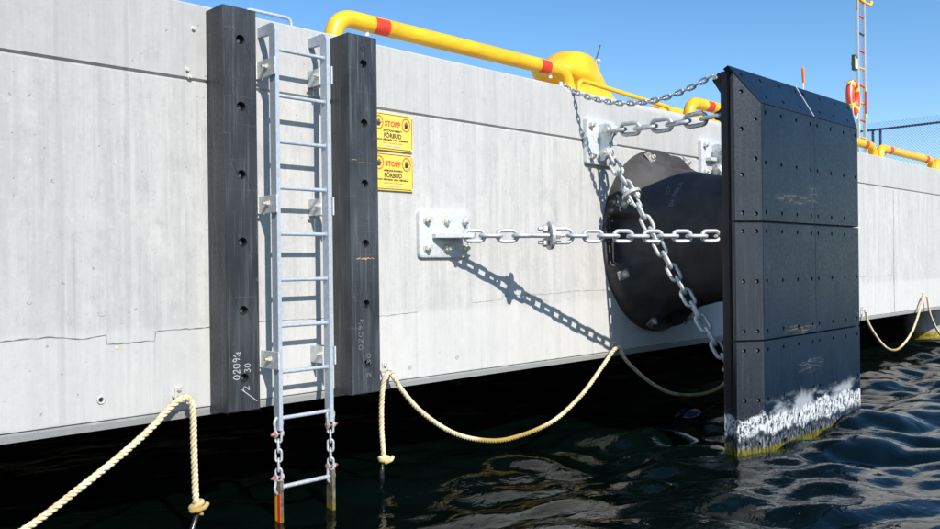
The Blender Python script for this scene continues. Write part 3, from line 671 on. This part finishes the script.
def diag(x0, x1, label, up):
    t = thing('slanting_chain', label, 'chain', ((x0 + x1) / 2, -.8, .9), 'galvanised chains holding the fender panel')
    a = Vector((x0, -.135, 2.69)); b = Vector((x1, -1.395, 0.72)); d = (b - a).normalized()
    chain(t, sag(a - d * .04, a + d * .34, 0), *LK, M['chain'], 0.9, up=up)
    tensioner(t, a + d * .47, d, up, 0.095, 0.075, 0.120, 0.028)
    chain(t, sag(a + d * .60, b, 0.035), *LK, M['chain'], 0.9, up=up)
diag(xg1 + .02, 6.68, 'chain slanting down across the black rubber fender', (1, 0, 0.1))
diag(xg2 - .02, 8.84, 'chain slanting down behind the panel on its far side', (1, 0, 0.1))
# thin safety chains
tc = thing('thin_chain', 'thin chain sagging from the wall top to the top corner of the panel', 'chain', (6.3, -.7, 3.1))
a = Vector((6.30, 0.125, 3.358)); b = Vector((6.47, -1.37, 3.225))
chain(tc, sag(a, b, 0.205, 30), 0.094, 0.055, 0.0172, M['thin'], 0.4, jitter=0.25)
bm = B(); tube(bm, [(6.295, 0.135, 3.315), (6.295, 0.135, 3.37), (6.295, 0.135, 3.39)], [.026, .026, .016], 12); mk('eye_bolt', bm, M['chain'], tc, True, 40)
# ================================================================== RUBBER FENDER
fx, fz = 7.70, 1.88
fen = thing('rubber_fender', 'black conical rubber fender bolted to the wall behind the panel', 'fender', (fx, 0, 0.9))
PA = [(.955, -.001), (.96, -.085), (.945, -.125), (.905, -.165), (.85, -.22), (.80, -.285), (.757, -.355), (.717, -.43), (.685, -.52), (.66, -.62), (.643, -.66), (.640, -.70), (.615, -.85), (.595, -.98), (.59, -1.08), (.61, -1.18), (.66, -1.26), (.70, -1.31), (.70, -1.398)]
PB = [(.955, -.001), (.96, -.035), (.95, -.045), (.90, -.047), (.80, -.049), (.765, -.06), (.742, -.28), (.715, -.42)] + PA[8:]
NS = 288; bm = B(); rings = []
def pocket(th):
    d = min(abs((th - c + math.pi) % (2 * math.pi) - math.pi) for c in [0, math.pi / 2, math.pi, 3 * math.pi / 2]); d = math.degrees(d)
    t = min(1, max(0, (17.5 - d) / 2.5)); return t * t * (3 - 2 * t)
for k in range(NS):
    th = 2 * math.pi * k / NS; w = pocket(th); rings.append([bm.verts.new((fx + (ra * (1 - w) + rb * w) * math.sin(th), ya * (1 - w) + yb * w, fz + (ra * (1 - w) + rb * w) * math.cos(th))) for (ra, ya), (rb, yb) in zip(PA, PB)])
for k in range(NS):
    A = rings[k]; C = rings[(k + 1) % NS]
    for j in range(len(A) - 1): bm.faces.new((A[j], A[j + 1], C[j + 1], C[j]))
mk('fender_body', bm, M['rubber'], fen, True, 38)
fb = hexbolt('fender_bolt', 0.027, 0.026, 0.018, 0.006)
bm = B(); box(bm, (-.048, -.080, -.006), (.048, .080, .006), .004); wpl = meshof(bm, 'washer_plate')
for k in range(8):
    th = 2 * math.pi * (k + .5) / 8; rad = Vector((math.sin(th), 0, math.cos(th))); nrm = (rad * 0.50 + Vector((0, -1, 0)) * 0.85).normalized(); c = Vector((fx, -.178, fz)) + rad * .895
    tang = Vector((0, -1, 0)).cross(rad); y = nrm.cross(tang).normalized(); Wp = Matrix(((tang.x, y.x, nrm.x, c.x), (tang.y, y.y, nrm.y, c.y), (tang.z, y.z, nrm.z, c.z), (0, 0, 0, 1)))
    w = put('washer_plate', wpl, M['washer'], fen, Wp); put('fender_bolt', fb, M['bolt'], w, Wp @ Matrix.Translation((0, 0, .006)))
# moulded lettering wraps round the cone
def cone_text(body, size, y0, th0, rr):
    cu = bpy.data.curves.new('l', 'FONT'); cu.body = body; cu.size = size; cu.resolution_u = 2; ob = bpy.data.objects.new('l', cu); me = bpy.data.meshes.new_from_object(ob); bpy.data.objects.remove(ob)
    for v in me.vertices:
        yy = y0 + v.co.y; r = np.interp(-yy, [-p[1] for p in PA[5:]], [p[0] for p in PA[5:]]) + .004; th = th0 + v.co.x / r
        v.co = Vector((fx + r * math.sin(th), yy, fz + r * math.cos(th)))
    me.materials.clear(); put('moulded_lettering', me, M['lettering'], fen)
cone_text('LOT', .055, -.50, R_(-52), .68); cone_text('DA 17908/270', .055, -.58, R_(-63), .66)

# ================================================================== FENDER PANEL
pan = thing('fender_shield', 'tall black fender panel faced with bolted pads standing in the water', 'fender panel', (7.76, -1.5, -.33))
bm = B()
def rect(x0, x1, z0, z1, y): return [bm.verts.new(p) for p in ((x0, y, z0), (x1, y, z0), (x1, y, z1), (x0, y, z1))]
r0 = rect(6.53, 8.99, -.30, 3.258, -1.405); r1 = rect(6.53, 8.99, -.30, 3.258, -1.478); r2 = rect(6.75, 8.77, .03, 2.952, -1.624)
bm.faces.new(r0); bm.faces.new(r2[::-1])
for A, C in ((r0, r1), (r1, r2)):
    for k in range(4): bm.faces.new((A[k], A[(k + 1) % 4], C[(k + 1) % 4], C[k]))
bmesh.ops.bevel(bm, geom=[e for e in bm.edges if all(abs(v.co.y + 1.624) > .01 for v in e.verts)], offset=0.006, segments=2, affect='EDGES')
mk('frame', bm, M['frame'], pan)
padbolt = hexbolt('pad_bolt', 0.016, 0.012, 0, 0.003)
def pad(quad, nrm, cols, rows, holes=None, name='facing_pad', m='pad'):
    bm = B(); seats = slab(bm, quad, nrm, 0.053, cols, rows, holes, 0.0195, 0.034, 0.005, 12); p = mk(name, bm, M[m], pan)
    for s in seats: put('pad_bolt', padbolt, M['darkbolt'], p, zto(nrm, s + Vector(nrm).normalized() * .001))
    return p
rows_z = [2.98, 1.98, 0.98, -0.02]; g = 0.006; YF = -1.68
XL, XC, XR = 6.72, 7.76, 8.80
for i in range(3):
    zt, zb = rows_z[i] - (g if i else 0.002), rows_z[i + 1] + g
    rows = [.07, .5, .93] if i < 2 else [.10, .5, .93]
    for x0, x1, cols in ((XL + .002, XC - .002, [.055, .345, .64, .93]), (XC + .002, XR - .002, [.06, .36, .66, .945])):
        pad([(x0, YF, zb), (x1, YF, zb), (x1, YF, zt), (x0, YF, zt)], (0, -1, 0), cols, rows)
    for sg in (-1, 1):
        xa = XL if sg < 0 else XR; xb = xa + sg * .22; ya, yb = YF, YF + .14; n = Vector((sg * .14, -.22, 0))
        ztb = zt if i else 3.226; zta = zt if i else zt
        q = [(xb, yb, zb), (xa - sg * -.002, ya, zb), (xa - sg * -.002, ya, zta), (xb, yb, ztb)]
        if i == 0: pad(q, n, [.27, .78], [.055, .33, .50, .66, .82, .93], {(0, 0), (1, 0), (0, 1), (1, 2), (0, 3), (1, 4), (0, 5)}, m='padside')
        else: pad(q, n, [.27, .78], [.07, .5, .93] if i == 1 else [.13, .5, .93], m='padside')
nt = Vector((0, -.305, .17))
pad([(XL + .004, YF, 2.984), (XC - .003, YF, 2.984), (XC - .003, -1.51, 3.289), (6.475, -1.51, 3.289)], nt, [.08, .20, .36, .50, .66, .82, .94], [.22, .80], {(0, 1), (1, 0), (2, 1), (3, 0), (4, 1), (5, 0), (6, 1)})
pad([(XC + .003, YF, 2.984), (XR - .004, YF, 2.984), (9.045, -1.51, 3.289), (XC + .003, -1.51, 3.289)], nt, [.06, .2, .36, .50, .66, .82, .94], [.22, .80], {(0, 1), (1, 0), (2, 1), (3, 0), (4, 1), (5, 0), (6, 1)})
nb = Vector((0, -.305, -.17))
pad([(6.475, -1.51, -.329), (XC - .003, -1.51, -.329), (XC - .003, YF, -.024), (XL + .004, YF, -.024)], nb, [.25, .75], [.5])
pad([(XC + .003, -1.51, -.329), (9.045, -1.51, -.329), (XR - .004, YF, -.024), (XC + .003, YF, -.024)], nb, [.25, .75], [.5])
# worn metal strip in the mitre of the top pads and along the frame's top corner
tubeo('seam_strip', [(XC, YF - .001, 2.986), (XC, -1.511, 3.290)], 0.0045, M['galv'], pan, 6)
tubeo('seam_strip', [(6.515, -1.47, 3.263), (6.62, -1.59, 3.10)], 0.004, M['galv'], pan, 6)
# lugs on the back edge
def luglet(x, z, sg=-1, ear=False):
    pts = [(-1.404, z - .075), (-1.404, z + .075), (-1.375, z + .045), (-1.335, z + .03), (-1.32, z), (-1.335, z - .03), (-1.375, z - .045)]
    for dx in (-.028, .028):
        bm = B(); A = [bm.verts.new((x + dx - .009, yy, zz)) for yy, zz in pts]; C = [bm.verts.new((x + dx + .009, yy, zz)) for yy, zz in pts]; bm.faces.new(A); bm.faces.new(C[::-1])
        for k in range(len(A)): bm.faces.new((A[k], A[(k + 1) % len(A)], C[(k + 1) % len(A)], C[k]))
        lg = mk('lug', bm, M['frame'], pan)
    bm = B(); tube(bm, [(x - .06, -1.358, z), (x + .06, -1.358, z)], .014, 10); mk('lug_pin', bm, M['bolt'], lg, True, 40)
for x in (6.60, 8.92):
    luglet(x, 2.895); luglet(x + (.08 if x < 7 else -.08), .72)
luglet(6.565, 1.867)
bm = B(); pts = [(-1.404, 3.255), (-1.38, 3.25), (-1.33, 3.20), (-1.345, 3.175), (-1.404, 3.08)]; A = [bm.verts.new((6.535, yy, zz)) for yy, zz in pts]; C = [bm.verts.new((6.575, yy, zz)) for yy, zz in pts]; bm.faces.new(A); bm.faces.new(C[::-1])
for k in range(len(A)): bm.faces.new((A[k], A[(k + 1) % len(A)], C[(k + 1) % len(A)], C[k]))
lg = mk('top_lug', bm, M['frame'], pan); bm = B(); tube(bm, [(6.515, -1.362, 3.215), (6.59, -1.362, 3.215)], .017, 12); mk('lug_pin', bm, M['bolt'], lg, True, 40)

# ================================================================== ROPES
def eye(x, z, label):
    t = thing('rope_eye', label, 'eye bolt', (x, 0, z), 'small steel rope eyes along the foot of the wall')
    bxo('clip_plate', (x - .022, -.010, z - .012), (x + .022, -.0005, z + .055), M['bolt'], t, .003)
    put('fixing_bolt', hexbolt('fixing_bolt', .015, .014, .006, .003), M['bolt'], t, zto((0, -1, 0), (x, -.009, z + .035)))
    pts = [(x - .034, -.008, z - .004), (x - .034, -.055, z - .012), (x - .02, -.088, z - .018), (x + .02, -.088, z - .018), (x + .034, -.055, z - .012), (x + .034, -.008, z - .004)]
    bm = B(); tube(bm, spline(pts, 4), .007, 8); mk('eye_loop', bm, M['bolt'], t, True)
def rope(pts, label, r=0.0205, knot=None, step=0.008, n=14):
    t = thing('mooring_rope', label, 'rope', pts[0], 'cream ropes slung along the wall') if knot else None
    P = resample(spline(pts, n), step); fr = frames(P); bm = B(); lay = 0.092; rs = r * 0.56; seg = 7
    for s in range(3):
        rings = []; d = 0
        for i, (p, tt, nn, b) in enumerate(fr):
            if i: d += (p - fr[i - 1][0]).length
            a = 2 * math.pi * (s / 3 + d / lay); c = p + (math.cos(a) * nn + math.sin(a) * b) * r * 0.47
            rings.append([bm.verts.new(c + rs * (math.cos(2 * math.pi * k / seg) * nn + math.sin(2 * math.pi * k / seg) * b)) for k in range(seg)])
        for A, C in zip(rings, rings[1:]):
            for k in range(seg): bm.faces.new((A[k], A[(k + 1) % seg], C[(k + 1) % seg], C[k]))
        bm.faces.new(rings[0][::-1]); bm.faces.new(rings[-1])
    o = mk('strands' if knot else 'mooring_rope', bm, M['rope'], t, True)
    if not knot: tag(o, label, 'rope', 'cream ropes slung along the wall'); return o
    return t
def knot(t, c, kind, r=.0185):
    bm = B(); c = Vector(c); tl = 0.35 if kind else -0.2; P = []
    turns = 2.2
    for i in range(60):
        a = 2 * math.pi * turns * i / 59; q = .030 + .004 * math.sin(2.2 * a); P.append(c + Vector((q * math.cos(a), q * .9 * math.sin(a), .016 * (i / 59 - .5) * 2 + tl * q * math.cos(a))))
    tube(bm, P, r * .95, 9)
    tube(bm, spline([c + Vector((-.02, -.03, -.02)), c + Vector((.03, -.045, -.005)), c + Vector((.058, -.03, .012))], 5), r * .8, 9)
    mk('knot', bm, M['rope'], t, True)
eye(2.36, .868, 'rope eye on the wall left of the chalked post'); eye(3.985, .865, 'rope eye beside the foot of the right black post')
eye(6.905, .818, 'rope eye below the fender where the chain shadow ends'); eye(13.36, .885, 'rope eye on the wall just right of the panel'); eye(16.18, 1.0, 'rope eye near the right edge, holding two ropes')
yr = -.075
rope([(2.352, yr, .855), (2.31, yr - .01, .838), (2.248, yr, .785), (2.154, yr, .70), (1.975, yr, .57), (1.749, yr, .428), (1.462, yr, .262), (1.15, yr, .15), (.8, yr, .11), (.4, yr, .17), (0, yr, .38), (-.35, yr, .8)], 'thick cream rope running down to the lower left corner', .022)
t = rope([(2.348, yr - .005, .855), (2.392, yr - .012, .845), (2.415, yr - .008, .76), (2.421, yr, .60), (2.425, yr, .40), (2.430, yr, .235), (2.432, yr, .175)], 'short cream rope with a knotted end, left of the chalked post', .022, knot=True)
knot(t, (2.432, yr - .005, .178), 1)
bm = B(); tube(bm, spline([(2.44, yr, .14), (2.40, yr - .03, .075), (2.36, yr - .05, .0), (2.33, yr - .06, -.08)], 5), [.012] + [.018] * 14 + [.012], 10); mk('end_weight', bm, M['weight'], t, True)
bm = B(); tube(bm, spline([(2.432, yr, .16), (2.455, yr - .02, .135), (2.45, yr - .03, .125)], 4), .013, 8); mk('rope_tail', bm, M['rope'], t, True)
rope([(3.985, yr, .845), (4.03, yr - .012, .785), (4.09, yr, .71), (4.288, yr, .515), (4.604, yr, .312), (4.944, yr, .195), (5.311, yr, .153), (5.846, yr, .216), (6.288, yr, .408), (6.605, yr, .632), (6.805, yr, .785), (6.895, yr - .01, .812)], 'cream rope sagging between the right black post and the fender')
t = rope([(3.970, yr, .845), (3.925, yr - .015, .82), (3.902, yr - .01, .74), (3.898, yr, .60), (3.897, yr, .43), (3.910, yr, .26), (3.912, yr, .215)], 'short knotted cream rope hanging below the right black post', .0205, knot=True)
knot(t, (3.912, yr - .005, .215), 0)
bm = B(); tube(bm, [(3.902, yr, .165), (3.898, yr, .15), (3.893, yr, .12), (3.893, yr, .05), (3.893, yr, .035)], [.010, .017, .020, .020, .012], 12); mk('end_weight', bm, M['weight'], t, True)
bm = B(); tube(bm, [(3.905, yr, .185), (3.900, yr, .155)], .009, 8); mk('rope_tail', bm, M['rope'], t, True)
rope([(6.915, yr - .01, .805), (6.96, yr, .73), (7.108, yr, .605), (7.464, yr, .395), (7.844, yr, .247), (8.249, yr, .177), (8.637, yr, .166), (8.957, yr, .222), (9.4, yr, .42), (9.88, yr, .84)], 'shaded rope sagging under the rubber fender')
rope([(13.33, yr, .865), (13.47, yr, .65), (13.963, yr, .335), (14.398, yr, .185), (14.86, yr, .198), (15.452, yr, .445), (15.984, yr, .93), (16.12, yr, 1.0)], 'pale rope sagging just right of the fender panel')
rope([(16.20, yr, 1.0), (16.40, yr, .62), (16.95, yr, .25), (17.5, yr, .17), (18.1, yr, .33), (18.9, yr, .98)], 'rope leaving the picture at the right edge')

# ================================================================== ON THE QUAY
ZD = 3.315
def kerb_pipe(x0, x1, label, y=.35, r=.070):
    t = thing('kerb_rail', label, 'kerb rail', ((x0 + x1) / 2, y, ZD), 'yellow pipe kerb rails along the quay edge'); zt = 3.578
    bm = B(); tube(bm, bend([(x0, y, ZD - .01), (x0, y, zt), (x1, y, zt), (x1, y, ZD - .01)], .17, 10), r, 20); mk('pipe', bm, M['yellow'], t, True)
    for xa in (x0 + .38, x1 - .47):
        bm = B(); n = 14
        A = [[bm.verts.new((xa + dx, y + (r + .0015) * math.cos(a), zt + (r + .0015) * math.sin(a))) for a in np.linspace(R_(138), R_(262), n)] for dx in (0, .145)]
        for k in range(n - 1): bm.faces.new((A[0][k], A[0][k + 1], A[1][k + 1], A[1][k]))
        mk('red_band', bm, M['red'], t)
    for xa in (x0 + .33, x1 - .28):
        bm = B(); tube(bm, [(xa, y, zt - r + .004), (xa, y, zt - r - .03), (xa, y, zt - r - .036)], [.016, .018, .01], 10); mk('drain_stub', bm, M['rivet'] if x0 < 5 else M['yellow'], t, True, 40)
    for xa in (x0, x1):
        bm = B(); tube(bm, [(xa, y, ZD), (xa, y, ZD + .018)], r * 1.7, 20); mk('base_flange', bm, M['yellow'], t, True, 40)
kerb_pipe(3.805, 6.68, 'longest-looking yellow kerb rail, above the signs and left of the bollard')
kerb_pipe(8.985, 11.9, 'yellow kerb rail going behind the top of the fender panel')
kerb_pipe(12.05, 14.92, 'yellow kerb rail whose end shows just right of the panel')
kerb_pipe(15.20, 17.98, 'small yellow kerb rail in front of the chain-link fence')
kerb_pipe(18.22, 21.0, 'yellow kerb rail cut off by the right edge')
# bollard
bol = thing('mooring_bollard', 'yellow cast mooring bollard with overhanging head behind the kerb rail', 'bollard', (7.63, .85, ZD))
bm = B(); rings = []
prof = [(0, 6.90, 8.36, .40), (.03, 6.90, 8.36, .40), (.04, 7.0, 8.28, .34), (.12, 7.08, 8.15, .30), (.22, 7.12, 8.01, .27), (.28, 7.10, 7.945, .26), (.315, 7.00, 7.91, .26), (.335, 6.86, 7.89, .27), (.37, 6.80, 7.855, .28), (.42, 6.79, 7.80, .28), (.47, 6.86, 7.75, .27), (.54, 7.00, 7.685, .255), (.60, 7.08, 7.64, .225), (.635, 7.14, 7.60, .18), (.648, 7.22, 7.53, .10), (.65, 7.33, 7.44, .03)]
for z, xa, xb, ry in prof: rings.append([bm.verts.new(((xa + xb) / 2 + (xb - xa) / 2 * math.copysign(abs(math.cos(2 * math.pi * k / 40)) ** .85, math.cos(2 * math.pi * k / 40)), .85 + ry * math.sin(2 * math.pi * k / 40), ZD + z)) for k in range(40)])
for A, C in zip(rings, rings[1:]):
    for k in range(40): bm.faces.new((A[k], A[(k + 1) % 40], C[(k + 1) % 40], C[k]))
bm.faces.new(rings[0][::-1]); bm.faces.new(rings[-1]); mk('bollard_body', bm, M['yellow'], bol, True, 50)
for a in (.4, 1.4, 2.5, 3.8, 4.9, 5.9): put('base_bolt', hexbolt('base_bolt', .03, .025), M['yellow'], bol, Matrix.Translation((7.63 + .66 * math.cos(a), .85 + .34 * math.sin(a), ZD + .031)))
# low hoop, yellow kerb plate, grab hoop
t = thing('low_hoop', 'thin low yellow hoop right of the bollard', 'hoop rail', (7.7, .30, ZD)); tubeo('hoop', bend([(6.785, .30, ZD - .01), (6.785, .30, 3.512), (8.49, .30, 3.435), (8.49, .30, ZD - .01)], .07, 6), .0235, M['yellow'], t, 12)
for x in (6.785, 8.49):
    bm = B(); tube(bm, [(x, .30, ZD), (x, .30, ZD + .01)], .05, 16); mk('foot_plate', bm, M['yellow'], t, True, 40)
t = thing('yellow_kerb_block', 'low flat yellow kerb block behind the rail left of the panel', 'kerb block', (10.4, .9, ZD)); bm = B(); box(bm, (8.95, .72, ZD), (12.0, 1.05, 3.590), .02); mk('block', bm, M['yellow'], t)
bxo('top_cap', (9.0, .75, 3.591), (11.97, 1.02, 3.603), M['yellow'], t, .004)
t = thing('grab_hoop', 'thin grey grab hoop on the quay behind the chalked post', 'grab rail', (3.2, .35, ZD)); tubeo('hoop', bend([(3.06, .35, ZD - .01), (3.06, .35, 3.475), (3.432, .35, 3.478), (3.432, .35, ZD - .01)], .04, 6), .0135, M['galv'], t, 10)
for x in (3.06, 3.432): bxo('foot_plate', (x - .035, .315, ZD), (x + .035, .385, ZD + .008), M['galv'], t, .002)
# rescue ladder
t = thing('rescue_ladder', 'upright aluminium rescue ladder with red and yellow rungs', 'rescue ladder', (16.2, 1.0, ZD))
for x in (16.02, 16.345): bxo('rail', (x - .026, .972, ZD), (x + .026, 1.028, 6.9), M['alu'], t, .006)
rc = ['red', 'box', 'red', 'yellow', 'red', 'yellow', 'red', 'yellow', 'red', 'red']
for k in range(10):
    z = 6.172 - .322 * k; bm = B(); tube(bm, [(16.04, 1.0, z), (16.325, 1.0, z)], .020, 10); mk('rung', bm, M[rc[k]], t, True, 40)
bm = B(); tube(bm, bend([(16.02, .99, 6.48), (16.345, .99, 6.46), (16.56, .95, 6.44), (16.58, .94, 6.52)], .05, 5), .03, 10); mk('top_hook', bm, M['yellow'], t, True)
bxo('yellow_label', (15.985, .969, 6.26), (16.02, .9715, 6.46), M['yellow'], t, 0); bxo('lime_label', (16.0, .969, 4.06), (16.04, .9715, 4.16), M['lime'], t, 0)
# stand the ladder and buoy lean on
bxo('gear_arm', (15.36, .975, 4.835), (15.992, 1.005, 4.86), M['alu'], t, .003)
bxo('gear_arm', (15.75, .995, 5.2), (15.992, 1.02, 5.25), M['alu'], t, .003)
# lifebuoy
bz = 4.56; bx = 15.52; by = .90
t = thing('lifebuoy', 'red lifebuoy with lime bands hanging at the rescue ladder', 'lifebuoy', (bx, by, bz - .34))
def torus_part(name, a0, a1, R, r, m, n=40, seg=14):
    bm = B(); closed = abs(a1 - a0) > 6.2; pts = [Vector((bx + R * .985 * math.sin(a), by + R * .17 * math.sin(a), bz + R * math.cos(a))) for a in np.linspace(a0, a1, n + 1)]
    if closed: pts = pts[:-1]
    tube(bm, pts, r, seg, closed); mk(name, bm, m, t, True)
torus_part('ring', 0, 2 * math.pi, .255, .072, M['buoy'])
for a in (.6, 2.3, 3.9, 5.4): torus_part('lime_band', a, a + .32, .255, .0745, M['lime'], 8)
for a in (.76, 2.46, 4.06): 
    a2 = a + 1.6; pts = [Vector((bx + R * .985 * math.sin(q) - .02, by + R * .17 * math.sin(q) - .05, bz + R * math.cos(q))) for q, R in zip(np.linspace(a, a2, 12), [.33 + .07 * math.sin(math.pi * k / 11) for k in range(12)])]
    bm = B(); tube(bm, pts, .010, 6); mk('grab_line', bm, M['white'], t, True)
t = thing('throw_line', 'white throw line hanging between the lifebuoy and ladder', 'throw line', (16.0, .95, 4.3)); tubeo('line', [(15.80, .94, 4.84), (15.80, .94, 4.6)], .012, M['white'], t, 8); tubeo('float', [(15.80, .94, 4.6), (15.80, .94, 4.58), (15.805, .94, 4.36), (15.81, .94, 4.34)], [.02, .04, .04, .02], M['white'], t, 12)
t = thing('signal_stick', 'red stick with lime ends hung on the rescue ladder', 'stick', (16.26, .94, 4.3)); tubeo('stick', [(16.26, .945, 4.36), (16.26, .945, 4.78)], .022, M['red'], t, 10)
for z0_, z1_ in ((4.28, 4.36), (4.78, 4.84)): tubeo('lime_end', [(16.26, .945, z0_), (16.26, .945, z1_)], .024, M['lime'], t, 10)
t = thing('instruction_box', 'small dark box with a lime strip beside the ladder', 'box', (15.80, .95, 5.1)); bxo('case', (15.71, .93, 5.10), (15.84, .994, 5.38), M['box'], t, .008); bxo('lime_strip', (15.715, .925, 5.14), (15.755, .9295, 5.34), M['lime'], t, 0); bxo('white_panel', (15.77, .925, 5.13), (15.83, .9295, 5.31), M['rivet'], t, 0)
# orange marker behind the panel
t = thing('marker_flag', 'small orange marker on a thin stick above the panel', 'marker', (13.68, 1.0, ZD)); tubeo('stick', [(13.68, 1.0, ZD), (13.68, 1.0, 4.68), (13.66, .99, 4.82)], .010, M['white'], t, 8)
bm = B(); tube(bm, [(13.70, 1.0, 4.52), (13.69, 1.0, 4.58), (13.66, .99, 4.72), (13.63, .98, 4.80), (13.62, .98, 4.83)], [.008, .018, .024, .022, .01], 10); mk('orange_float', bm, M['orange'], t, True)
# fence across the quay
t = thing('chain_link_fence', 'blue chain-link fence with navy top rail at the right', 'fence', (24.5, 5, ZD))
FX = 24.5
tubeo('top_rail', [(FX, .2, 5.262), (FX, 14, 5.262)], .030, M['navy'], t, 10); tubeo('bottom_rail', [(FX, .2, 3.44), (FX, 14, 3.44)], .02, M['navy'], t, 8)
for y in (.25, 3.58, 3.78, 6.3, 8.9, 11.4, 13.9): tubeo('post', [(FX + .03, y, ZD), (FX + .03, y, 5.30)], .035, M['navy'], t, 10)
bm = B(); s = .075; z0_, z1_ = 3.40, 5.46; hgt = z1_ - z0_
def wire(p, q):
    d = (Vector(q) - Vector(p)).normalized(); n = Vector((0, -d.z, d.y)) * .0026; vs4 = [bm.verts.new(Vector(p) - n), bm.verts.new(Vector(q) - n), bm.verts.new(Vector(q) + n), bm.verts.new(Vector(p) + n)]; bm.faces.new(vs4)
y = .2 - hgt
while y < 14:
    for sg in (1, -1):
        ya, yb = (y, y + hgt); za, zb = (z0_, z1_) if sg > 0 else (z1_, z0_)
        if ya < .2: za += (zb - za) * (.2 - ya) / hgt; ya = .2
        if yb > 14: f_ = (14 - ya) / (yb - ya); zb = za + (zb - za) * f_; yb = 14
        if yb > ya + .01: wire((FX - .035 + .004 * sg, ya, za), (FX - .035 + .004 * sg, yb, zb))
    y += s
tag(mk('wire_mesh', bm, M['wire'], t), kind='stuff')
# far light mast
t = thing('light_mast', 'thin distant lattice light mast behind the bollard', 'light mast', (48.3, 31.0, ZD)); mx, my = 48.3, 31.0; w = .17
legs = [(-w, -w), (w, -w), (w, w), (-w, w)]
for dx, dy in legs: tubeo('leg', [(mx + dx, my + dy, ZD), (mx + dx, my + dy, 16.0)], .022, M['mast'], t, 6)
z = ZD; k = 0
while z < 15.6:
    for i in range(4):
        a_ = legs[i]; b_ = legs[(i + 1) % 4]; p = (mx + a_[0], my + a_[1], z); q = (mx + b_[0], my + b_[1], z + .55)
        if z > 9: tubeo('brace', [p, q], .012, M['mast'], t, 4)
    z += .55; k += 1
for dz, dx in ((15.2, -.1), (16.0, .05)):
    bm = B(); tube(bm, [(mx + dx - .12, my - .35, dz - .12), (mx + dx, my - .1, dz), (mx + dx + .06, my, dz + .12)], [.15, .10, .04], 10); mk('lamp_head', bm, M['mast'], t, True)
tubeo('top_rod', [(mx + .05, my, 16.0), (mx + .32, my - .2, 17.1)], .05, M['box'], t, 6)
